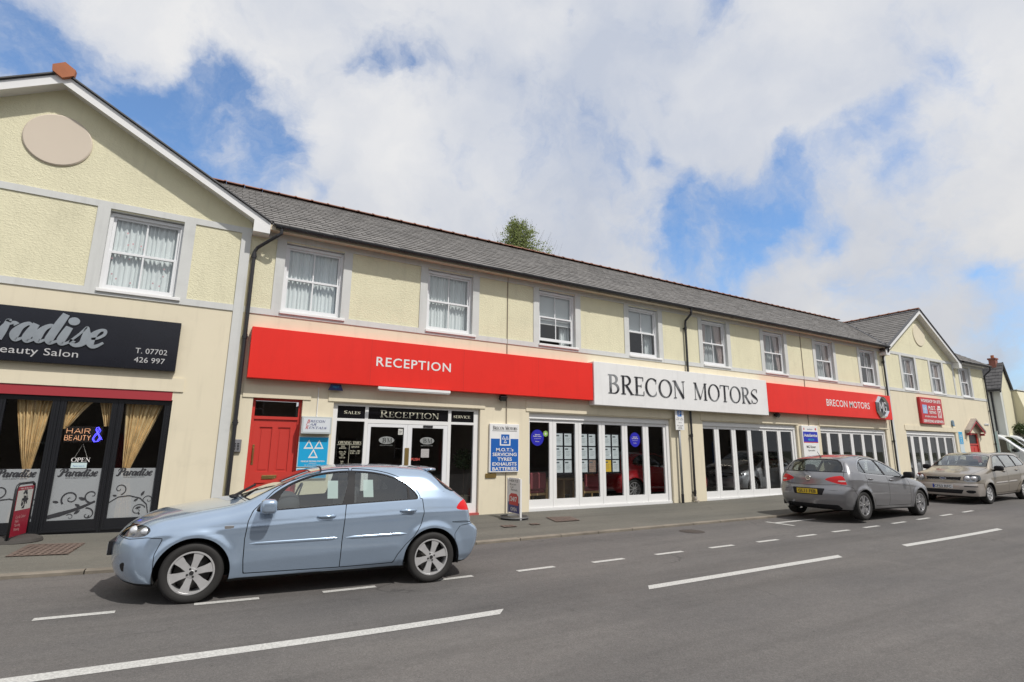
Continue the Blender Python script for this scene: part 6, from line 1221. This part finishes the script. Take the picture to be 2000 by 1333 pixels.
t = thing('door_intercom', 'grey metal entry phone on the wall left of the red house door', 'intercom', (.585,-.05,1.46)); obj('case', MB().bbox(.50,.67,-.05,0,1.47,1.72,.008), mat('grey_metal', (.30,.30,.31), .4, metal=.6), t); obj('face_plate', MB().rect(FR((0,-.05,0)), .52,.65,1.49,1.70), mat('steel_face', (.42,.42,.43), .35, metal=.7), t)
mb = MB(); F = FR((0,-.05,0)); mb.k = 4
for i in range(5):
    for j in (0,1): mb.rect(F, .535+.06*j,.575+.06*j,1.505+.03*i,1.525+.03*i)
obj('buttons', mb, M_black, t)
t = thing('alarm_box', 'small blue-grey alarm box above the far folding shopfront', 'alarm box', (32.1,-.07,2.88)); obj('case', MB().prism([(32.0,2.90),(32.22,2.90),(32.20,3.10),(32.11,3.16),(32.02,3.10)], 'y', -.08, -.014), mat('blue_grey', (.16,.24,.32), .4), t); obj('strobe', MB().ellipsoid((32.11,-.08,2.88), .04,.04,.03), mat('blue_strobe', (.1,.3,.5), .2), t)
t = thing('street_nameplate', 'tiny white nameplate high on the far end wall beside the red door', 'nameplate', (36.2,-.03,3.05)); obj('panel', MB().bbox(35.9,36.45,-.03,0,3.03,3.12,.003), M_swht, t); text('THE STRUET', FR((0,-.03,0)), 35.94, 3.05, .46, .055, M_bl, t)
# parking sign on a grey post
t = thing('parking_sign', 'grey post with a small white parking restriction plate below the white fascia', 'sign', (12.92,-.12,0)); obj('post', MB().tube([(12.92,-.10,0),(12.92,-.10,2.80)], .038, 12), mat('galvanised_post', (.33,.34,.34), .45, metal=.5, var=.1), t, smooth=True)
obj('base_sleeve', MB().tube([(12.92,-.10,0),(12.92,-.10,.26)], .044, 12), M_black, t); p = obj('plate', MB().bbox(12.72,13.10,-.155,-.145,2.20,2.83,.002), M_swht, t); F = FR((0,-.155,0))
obj('parking_symbol', MB().rect(F, 12.82,13.0,2.62,2.80), mat('parking_blue', (.02,.15,.50), .4), p); text('P', F, 12.87,2.645,.08,.13, M_wlet, p, bold=.02, d=.006); text('Mon - Sat\n8 am - 6 pm\n\n1 hour\n\nNo return\nwithin\n2 hours', F, 12.76,2.23,.30,.36, mat('dark_letter', (.06,.06,.06)), p, align='c')
# ================================================================ things behind the glass
def armchair(loc, rz, label):
    t = thing('armchair', label, 'chair', (0,0,0), 'waiting chairs in the showroom'); mu = mat('maroon_fabric', (.36,.085,.10), .85); wo = mat('beech_wood', (.66,.44,.20), .5)
    obj('seat', MB().bbox(-.29,.29,-.28,.28,.36,.47,.03), mu, t); obj('backrest', MB().bbox(-.29,.29,.24,.34,.46,.92,.035), mu, t)
    for s_ in (-1,1):
        obj('arm', MB().bbox(s_*.33-.028,s_*.33+.028,-.30,.30,.60,.635,.008), wo, t)
        for y in (-.27,.29): obj('leg', MB().box(s_*.33-.022,s_*.33+.022,y-.022,y+.022,0,.61), wo, t)
    obj('rail', MB().box(-.33,.33,-.27,-.24,.30,.36).box(-.33,.33,.25,.28,.30,.36), wo, t); t.location = loc; t.rotation_euler = (0,0,rz); return t
armchair((8.12,1.0,.02), R(190), 'maroon armchair with pale wooden arms behind the leftmost showroom pane')
armchair((10.15,1.05,.02), R(175), 'maroon armchair with pale wooden arms right of the wooden desk')
t = thing('desk', 'pale wooden desk behind the poster boards in the showroom window', 'desk', (9.2,1.3,.02)); wo = mat('desk_wood', (.58,.40,.20), .5, var=.12, vscale=3)
obj('desk_top', MB().bbox(8.60,9.95,.95,1.65,.71,.74,.005), wo, t); obj('side_panel', MB().box(9.25,9.29,1.0,1.6,.02,.71), wo, t); obj('side_panel', MB().box(9.88,9.92,1.0,1.6,.02,.71), wo, t); obj('modesty_panel', MB().box(8.66,9.88,1.55,1.58,.25,.71), wo, t); obj('drawer_unit', MB().box(8.66,9.05,1.02,1.55,.05,.70), wo, t)
for k, (xa, bx, l) in enumerate(((8.40,0,'black display board of price sheets in the second showroom pane'),(9.255,1,'black display board of price sheets in the third showroom pane'),(10.12,2,'black display board of price sheets with a yellow one, fourth pane'))):
    t = thing('poster_board', l, 'display board', (xa+.3,.22,.92), 'price boards hanging in the showroom window'); obj('backing', MB().box(xa-.02,xa+.63,.225,.24,.90,2.04), M_bl, t)
    F = FR((0,.225,0))
    for r in range(3):
        for c_ in (0,1):
            u, v = xa+.03+.305*c_, 1.68-.365*r; sp_ = (k==1 and r==2 and c_==1) or (k==2 and r==2 and c_==0)
            pa = obj('price_sheet', MB().rect(F, u, u+.245, v, v+.33), mat('yellow_sheet', (.75,.50,.05), .6) if (k==2 and sp_) else mat('photo_sheet', (.35,.25,.2), .6, var=.6, vscale=25) if sp_ else mat('paper_sheet', (.66,.72,.74), .6), t)
            mb = MB(); mb.k = 5; mb.rect(F, u+.02, u+.13, v+.25, v+.29)
            for q in range(4): mb.rect(F, u+.05, u+.19-.03*(q % 2), v+.20-.035*q, v+.206-.035*q)
            obj('print', mb, mat('print_ink', (.10,.12,.13), .7), pa)
for x, l in ((7.78,'round royal blue sticker with white lettering on the first showroom pane'),(11.27,'round royal blue sticker with white lettering on the fifth showroom pane')):
    t = thing('window_sticker', l, 'sticker', (x,.12,1.88), 'round blue stickers on the showroom glass'); F = FR((x,.128,1.88)); obj('disc', MB().disc(F,0,0,.205,.215,.001), mat('sticker_blue', (.02,.02,.40), .4), t)
    text('Approved\nFinance Partner', F, -.13,.02,.26,.08, M_wlet, t, align='c', bold=.01); text('for your new car', F, -.10,-.04,.2,.03, M_wlet, t); text('Barclays', F, -.06,-.12,.12,.035, M_wlet, t)
t = thing('green_sticker', 'small pale green flower-shaped sticker high in the first showroom pane', 'sticker', (8.03,.12,2.0)); F = FR((8.045,.128,1.99)); mb = MB()
for q in range(8): mb.disc(F, .05*math.cos(q*.785), .05*math.sin(q*.785), .032, .032, n=10)
obj('petals', mb, mat('lime', (.25,.45,.10), .5), t); mb = MB(); mb.k = 12; mb.disc(F,0,0,.03,.03); obj('centre', mb, M_wt, t)
def leafball(mb, c, r, n, ls, seed=1, squash=1.0):
    g = np.random.default_rng(seed)
    for _ in range(n):
        d = g.normal(size=3); d /= np.linalg.norm(d); q = r*(.35+.65*g.random()**.5); p = Vector(c)+Vector((d[0]*q, d[1]*q, d[2]*q*squash)); a = Vector(g.normal(size=3)).normalized(); b = a.cross(Vector(g.normal(size=3))).normalized(); l = ls*(.6+.8*g.random()); mb.poly([p, p+a*l*.5+b*l*.25, p+a*l, p+a*l*.5-b*l*.25])
t = thing('potted_bay_tree', 'clipped ball-headed bay tree in a cream pot inside the reception window', 'plant', (5.93,.75,.05)); mb = MB(); leafball(mb, (5.93,.75,1.30), .24, 1500, .075, 4); obj('foliage', mb, mat('bay_leaf', (.035,.07,.022), .55, island=.4), t)
obj('stem', MB().tube([(5.93,.75,.35),(5.92,.75,.7),(5.94,.76,1.1)], .013, 8), mat('stem_bark', (.10,.07,.05), .9), t); obj('pot', MB().lathe([(0,.05),(.13,.05),(.17,.38),(.18,.40),(.15,.40),(.15,.36),(0,.36)], (5.93,.75,0), 'z', 24), mat('cream_pot', (.55,.50,.36), .6), t)
t = thing('reception_desk', 'low dark reception counter seen through the left glass door', 'counter', (3.7,2.6,.02)); obj('counter_top', MB().bbox(2.7,4.2,2.2,2.8,1.0,1.04,.005), wo, t); obj('front_panel', MB().box(2.75,4.15,2.3,2.75,.02,1.0), mat('dark_wood', (.12,.07,.04), .5), t)
# salon window: neon sign and hanging OPEN sign
t = thing('neon_sign', 'orange outline HAIR BEAUTY neon with a blue ampersand in the salon window', 'neon sign', (-1.84,.16,1.62)); F = FR((0,.17,0))
obj('backing', MB().rect(F, -2.14,-1.60,1.63,1.91,.0), film('smoked_acrylic', (.02,.015,.015), .6), t)
M_neo = mat('neon_orange', (.5,.3,.2), .5, emit=(1,.45,.22), estr=.55); M_neb = mat('neon_blue', (.1,.1,.6), .5, emit=(.06,.05,1.0), estr=3.0)
ST = {'H':[[(0,0),(0,1)],[(.6,0),(.6,1)],[(0,.5),(.6,.5)]],'A':[[(0,0),(.35,1),(.7,0)],[(.12,.35),(.58,.35)]],'I':[[(0,0),(0,1)]],'R':[[(0,0),(0,1),(.5,1),(.6,.75),(.5,.5),(0,.5)],[(.3,.5),(.6,0)]],'B':[[(0,0),(0,1),(.5,1),(.55,.75),(.45,.52),(0,.52)],[(.45,.52),(.6,.25),(.5,0),(0,0)]],'E':[[(.55,0),(0,0),(0,1),(.55,1)],[(0,.5),(.5,.5)]],'U':[[(0,1),(0,.2),(.15,0),(.45,0),(.6,.2),(.6,1)]],'T':[[(.3,0),(.3,1)],[(0,1),(.6,1)]],'Y':[[(.3,0),(.3,.5),(0,1)],[(.3,.5),(.6,1)]]}
mb = MB()
for wd, u0, v0, w_, h_ in (('HAIR',-2.11,1.785,.36,.085),('BEAUTY',-2.125,1.665,.38,.085)):
    n = sum(.85 if c_ != 'I' else .3 for c_ in wd); x = 0
    for c_ in wd:
        for st in ST[c_]: mb.tube([F[0]+F[1]*(u0+(x+p[0])*w_/n)+F[2]*(v0+p[1]*h_)+F[3]*.01 for p in st], .0045, 5)
        x += .85 if c_ != 'I' else .3
obj('neon_letters', mb, M_neo, t)
amp = [(.95,.15),(.6,.55),(.32,.85),(.35,1.0),(.55,1.05),(.68,.92),(.6,.75),(.25,.45),(.1,.2),(.3,0),(.6,.02),(.85,.35)]
mb = MB(); mb.tube([F[0]+F[1]*(-1.745+p[0]*.14)+F[2]*(1.64+p[1]*.25)+F[3]*.014 for p in amp], .006, 6); mb.tube([F[0]+F[1]*(-1.73+p[0]*.15)+F[2]*(1.645+p[1]*.22)+F[3]*.02 for p in amp], .004, 6); obj('ampersand', mb, M_neb, t)
t = thing('open_sign', 'white OPEN sign hanging on a cord in the middle salon pane', 'sign', (-1.83,.13,1.18)); F = FR((0,.088,0)); serif('OPEN', F, -1.97,1.29,.27,.072, M_wlet, t, d=.003); mb = MB(); serif('OPEN', F, -1.97,1.29,.27,.072, None, None, mb=mb, d=.002)
obj('card', MB().rect(F, -1.96,-1.74,1.185,1.275,.001), mat('pale_card', (.55,.68,.68), .6), t); obj('cord', MB().tube([(-1.93,.087,1.36),(-1.84,.087,1.60),(-1.75,.087,1.36)], .002, 4), M_wt, t)
text('Please come in', F, -1.93,1.21,.16,.02, M_mot, t)
# ================================================================ pavement things
def aboard(name, loc, rz, label, build, sc_=1.):
    t = thing(name, label, 'pavement sign', (0,0,0)); build(t); t.scale = (sc_,)*3; t.location = loc; t.rotation_euler = (0,0,rz); return t
def b1(t):
    mb = MB(); c_ = [(-.33,.05),(-.33,.92),(-.30,.99),(-.24,1.02),(.24,1.02),(.30,.99),(.33,.92),(.33,.05)]; mb.tube([(p[0],0,p[1]) for p in c_], .022, 10); obj('frame', mb, M_black, t, smooth=True)
    obj('panel', MB().box(-.29,.29,-.008,.008,.10,.965), mat('aboard_red', (.30,.010,.03), .4), t); 
    for yy, sg in ((-.008,-1),(.008,1)):
        F = FR((0,yy,0), (1,0,0) if sg < 0 else (-1,0,0), (0,0,1), (0,sg,0)); mb = MB(); mb.rect(F, -.27,.27,.55,.90); obj('poster', mb, mat('poster_pale', (.52,.53,.50), .6), t)
        mb = MB(); mb.k = 6; g = random.Random(5)
        for _ in range(34): a = g.uniform(0,6.28); r = g.uniform(0,.15); u, v = r*math.cos(a)*.7+.0, .73+r*math.sin(a); mb.disc(F, u, v, g.uniform(.012,.045), g.uniform(.012,.04), n=9)
        obj('poster_print', mb, M_black, t); text('Hair & Beauty', F, -.2,.91,.4,.035, M_wlet, t); text('Cut & Colour\nNails\nTanning\nWaxing', F, -.2,.18,.36,.28, mat('pale_pink_letter', (.62,.35,.35), .5), t)
    obj('base', MB().lathe([(0,.10),(.28,.085),(.36,.05),(.38,.0),(0,0)], (0,0,0), 'z', 32), mat('rubber_base', (.055,.05,.045), .8, var=.2), t, smooth=False)
    mb = MB(); mb.box(-.34,.34,-.03,.03,.05,.10); obj('base_bar', mb, M_black, t)
aboard('salon_pavement_sign', (-2.36,-.62,prof(-2.4)), R(80), 'red and black framed pavement sign on a round rubber base outside the salon', b1, .86)
def b2(t):
    F0 = .0; mb = MB(); mb.prism([(-.30,.12),(.30,.12),(.30,.86),(.26,.91),(-.26,.91),(-.30,.86)], 'y', -.012, .012); obj('panel', mb, M_swht, t)
    obj('post', MB().box(.29,.335,-.02,.02,0,.90), M_white, t); obj('post', MB().box(-.335,-.29,-.02,.02,.1,.90), M_white, t)
    for sg in (-1,1):
        F = FR((0,sg*.012,0), (1,0,0) if sg < 0 else (-1,0,0), (0,0,1), (0,sg,0))
        obj('blue_field', MB().rect(F, -.285,.285,.13,.36,.001), mn, t); mb = MB(); mb.k = 3; mb.patch(F, [(-.23,.30),(.23,.30),(.23,.50),(.14,.56),(-.14,.56),(-.23,.50)]); obj('red_panel', mb, mr, t)
        text('24/7', F, -.17,.38,.34,.11, M_wlet, t, bold=.03, d=.006); text('OPEN', F, -.15,.17,.30,.08, M_wlet, t, bold=.02, d=.006)
        text('Brecon\n Car\n  Rentals', F, -.2,.62,.38,.17, mat('dark_letter', (.06,.06,.06)), t); text('HERTZ', F, -.22,.82,.44,.05, mat('dark_letter', (.06,.06,.06)), t)
    obj('base', MB().lathe([(.0,.03),(.30,.03),(.34,.0),(0,0)], (0,0,0), 'z', 28), M_black, t)
    obj('carry_tray', MB().lathe([(.30,.03),(.33,.06),(.345,.03)], (-.0,0,0), 'z', 28), mat('grey_tray', (.10,.10,.10), .6), t)
aboard('rental_pavement_sign', (6.43,-.98,0), R(-93), 'white car-rental pavement sign leaning by the wall below the brass plate', b2)
M_grate = mat('rusty_cover', (.125,.088,.070), .85, var=.35, vscale=8)
def cover(name, P, label, slat=True, z=.004, n=9):
    t = thing(name, label, 'drain cover', (P[0][0],P[0][1],prof(P[0][0])), 'metal covers let into the ground'); a, b, c_, d = [Vector((p[0],p[1],prof(p[0])+z)) for p in P]
    mb = MB(); mb.poly([a,b,c_,d]); obj('plate', mb, M_grate, t); mb = MB(); up = Vector((0,0,.006))
    for i in range(n):
        for (p0, p1, q0, q1) in ((a,b,d,c_),(a,d,b,c_)):
            s0, s1 = (i+.2)/n, (i+.8)/n; mb.poly([p0.lerp(p1,s0)+up, p0.lerp(p1,s1)+up, q0.lerp(q1,s1)+up, q0.lerp(q1,s0)+up]); up = up+Vector((0,0,.0002))
        
    obj('ribs', mb, mat('cover_rib', (.150,.110,.090), .8, var=.3, vscale=10), t); return t
cover('chamber_cover', [(-2.15,-2.05),(-1.47,-2.10),(-1.42,-1.12),(-2.12,-1.02)], 'rust-red ribbed chamber cover on the pavement outside the salon', z=-.002)
cover('chamber_cover', [(6.98,-1.90),(7.62,-1.92),(7.83,-1.28),(7.20,-1.14)], 'rust-red chamber cover on the pavement before the first folding shopfront', n=7)
cover('stop_tap_cover', [(5.55,-2.10),(5.85,-2.12),(5.87,-1.86),(5.58,-1.85)], 'small dark stop-tap cover on the pavement behind the blue car', n=3); cover('stop_tap_cover', [(6.25,-2.05),(6.46,-2.07),(6.47,-1.88),(6.27,-1.87)], 'smallest rust-red stop-tap cover, just right of the darker one', n=3)
t = thing('road_drain_cover', 'round dark iron cover in the road close to the kerb', 'drain cover', (8.93,-3.95,-.05), 'metal covers let into the ground'); obj('plate', MB().lathe([(0,-.046),(.22,-.046),(.26,-.052)], (8.93,-3.97,0), 'z', 28), mat('iron', (.055,.045,.04), .8, var=.2), t); mb = MB()
for i in range(-3,4): mb.box(8.93-.17,8.93+.17,-3.97+i*.05-.012,-3.97+i*.05+.012,-.046,-.042)
obj('ribs', mb, mat('iron_rib', (.085,.07,.06), .7), t)
# ================================================================ trees, far houses, the other side of the street
def leaf_mat(name, col):
    m = mat(name, col, .6, island=.35); nt = m.node_tree; N = nt.nodes; L = nt.links; b = N['Principled BSDF']; tr = N.new('ShaderNodeBsdfTranslucent'); L.new(b.inputs['Base Color'].links[0].from_socket, tr.inputs['Color']); mx = N.new('ShaderNodeMixShader'); mx.inputs[0].default_value = .45
    L.new(b.outputs[0], mx.inputs[1]); L.new(tr.outputs[0], mx.inputs[2]); L.new(mx.outputs[0], N['Material Output'].inputs['Surface']); return m
def twig_tree(loc, top, spread, label, seed, col=(.27,.32,.11)):
    t = thing('birch_tree', label, 'tree', loc); g = random.Random(seed); x, y, z0 = loc; wood = MB(); fol = MB()
    wood.tube([(x,y,z0),(x+.1,y,z0+top*.4),(x-.05,y,z0+top*.75),(x,y,z0+top*.98)], [.20,.15,.08,.02], 8)
    for i in range(380):
        h = g.uniform(.50,.97)*top; a = g.uniform(0,6.28); l = (1.04-h/top)*9.5*g.uniform(.45,1)+.3; b0 = Vector((x,y,z0+h*.985)); d = Vector((math.cos(a)*.62, math.sin(a)*.62, 1.0)).normalized()
        P = [b0+d*(l*q)+Vector((0,0,l*.25*q*q)) for q in (0,.35,.7,1)]; wood.tube(P, [.018,.010,.006,.003], 4, cap=False)
        for k in range(int(24*l)+16):
            q = g.random()**.7; p = b0+d*(l*q)+Vector((g.uniform(-1,1),g.uniform(-1,1),g.uniform(-1,1)))*.15; s_ = g.uniform(.035,.075); u = Vector((g.uniform(-1,1),g.uniform(-1,1),g.uniform(-.3,1))).normalized(); v = u.cross(Vector((g.uniform(-1,1),g.uniform(-1,1),g.uniform(-1,1)))).normalized(); fol.poly([p, p+u*s_+v*s_*.6, p+u*s_*2, p+u*s_-v*s_*.6])
    obj('trunk', wood, mat('grey_bark', (.11,.10,.08), .9), t); obj('crown', fol, leaf_mat('spring_leaf', col), t); return t
twig_tree((15.35,14,0), 15.3, 3.6, 'pale spring-green twiggy tree top showing above the long roof ridge', 3)
def bush(loc, r, n, label, seed):
    t = thing('hedge_shrub', label, 'shrub', loc, 'shrubs over the far wall'); mb = MB(); g = random.Random(seed)
    for q in range(7): leafball(mb, (loc[0]+g.uniform(-r,r),loc[1]+g.uniform(-r,r)*1.3,loc[2]+g.uniform(0,r*.5)), r*.6, n//7, .12, seed*10+q)
    obj('foliage', mb, mat('hedge_leaf', (.055,.085,.025), .6, island=.4), t); obj('stem', MB().tube([(loc[0],loc[1],.3),(loc[0],loc[1],loc[2])], .06, 6), mat('grey_bark', (.11,.10,.08)), t)
bush((44.3,1.15,3.0), .42, 1500, 'dark green shrub at the foot of the far cream wall, above the vans', 2); bush((44.3,.35,2.9), .38, 1300, 'smaller green shrub right of the first, above the vans', 3)
fh = thing('far_house', 'pale grey house with slate roof and red brick chimney beyond the yard', 'house', (46,5,.3)); Mf = mat('pale_house_render', (.62,.64,.60), .85, var=.04, vscale=.6); Mc = mat('cream_house_render', (.70,.66,.48), .85, var=.04, vscale=.6)
obj('wall', MB().box(43.0,44.75,1.32,9,.0,5.5), Mf, fh); obj('gable', MB().prism([(43.0,5.5),(44.75,5.5),(43.9,7.10)], 'y', 1.32, 1.40).box(43.3,44.75,1.31,1.32,0,5.5), Mc, fh)
mb = MB(); p = Vector((42.75,1.2,5.38)); rl = slates(p, (0,1,0), Vector((1.15,0,1.90)).normalized(), Vector((-1.90,0,1.15)).normalized(), 8, 2.22, seed=41); rr2 = obj('roof', rl, mat('far_slate', (.13,.125,.125), .7, var=.15, vscale=1.5, island=.15), fh)
obj('roof_underlay', MB().poly([(42.75,1.2,5.37),(42.75,9.1,5.37),(43.9,9.1,7.27),(43.9,1.2,7.27)]).poly([(43.9,1.2,7.27),(43.9,9.1,7.27),(45.0,9.1,5.2),(45.0,1.2,5.2)]).prism([(42.75,5.28),(43.9,7.18),(45.0,5.1),(45.0,5.22),(43.9,7.30),(42.75,5.40)], 'y', 1.18, 1.25), M_lead, rr2)
ch = obj('chimney', MB().box(43.7,44.1,1.5,1.84,6.7,7.5).box(43.65,44.15,1.46,1.88,7.5,7.6), mat('chimney_brick', (.30,.12,.09), .85, var=.3, vscale=6), rr2); obj('chimney_pot', MB().tube([(43.9,1.67,7.6),(43.9,1.67,7.8)], .09, 10), mat('terracotta', (.42,.15,.07)), ch)
obj('downpipe', MB().tube([(42.94,1.75,.3),(42.94,1.75,5.4)], .05, 8), M_black, fh); obj('gutter', MB().box(42.55,42.70,1.15,9,5.38,5.50), M_black, fh)
f2 = thing('far_cream_building', 'cream blank-walled building with a sloping edge at the right picture edge', 'house', (47,1,.3)); obj('wall', MB().prism([(2.05,0),(-.15,0),(.42,2.4),(1.05,5.48),(2.05,5.52)], 'x', 44.8, 50), Mc, f2)
obj('coping', MB().box(44.76,50,1.0,2.1,5.53,5.58), Mf, f2); obj('vent', MB().box(44.76,44.8,1.75,1.82,4.3,4.4), M_lead, f2)
t = thing('yard_banner', 'pale blue sail banner between the end wall and the first van', 'banner', (38.5,.5,.3)); mb = MB(); mb.prism([(.38,1.2),(.62,1.2),(.58,2.3),(.52,2.6),(.46,2.75),(.38,2.75)], 'x', 38.58, 38.60); obj('sail', mb, mat('sail_blue', (.60,.80,.86), .6), t); obj('pole', MB().tube([(38.59,.37,.3),(38.59,.37,2.8)], .014, 6), M_white, t)
# houses across the street, behind the camera: they darken the reflections in the glass
stn = mat('stone_wall_far', (.20,.165,.13), .9, var=.35, vscale=2.5, bump=.4, bscale=8)
t = thing('stone_terrace', 'long row of stone houses across the street, seen as dark reflections in the shop glass', 'building', (15,-23,.1))
for i in range(7):
    x0 = -18+9.4*i; z = prof(x0+4)-.05; h = 5.2+.35*((i*7) % 3)
    mb = MB(); hs = [(x0+1.0,x0+2.3,z+.9,z+2.2),(x0+6.6,x0+7.9,z+.9,z+2.2),(x0+4.2,x0+5.1,z,z+2.1),(x0+1.0,x0+2.2,z+3.2,z+4.5),(x0+6.6,x0+7.8,z+3.2,z+4.5)]
    wall_grid(mb, x0, x0+9.38, z-.3, z+h, hs, -23, -.15); mb.poly([(x0,-23,z-.3),(x0,-31,z-.3),(x0,-31,z+h),(x0,-23,z+h)]).poly([(x0+9.38,-23,z-.3),(x0+9.38,-31,z-.3),(x0+9.38,-31,z+h),(x0+9.38,-23,z+h)]); obj('wall', mb, stn, t)
    obj('roof', MB().prism([(-22.7,z+h),(-27,z+h+2.3),(-31.3,z+h)], 'x', x0, x0+9.38), M_lead, t)
    for a, b, c_, d in hs[:2]+hs[3:]: w_ = obj('window', MB().box(a,a+.07,-23.1,-23.05,c_,d).box(b-.07,b,-23.1,-23.05,c_,d).box(a,b,-23.1,-23.05,(c_+d)/2-.03,(c_+d)/2+.03), M_white, t); obj('pane', MB().box(a,b,-23.16,-23.12,c_,d), M_fas, w_)
    a, b, c_, d = hs[2]; obj('door', MB().box(a,b,-23.14,-23.08,c_,d), M_dkred if i % 2 else M_mot, t)
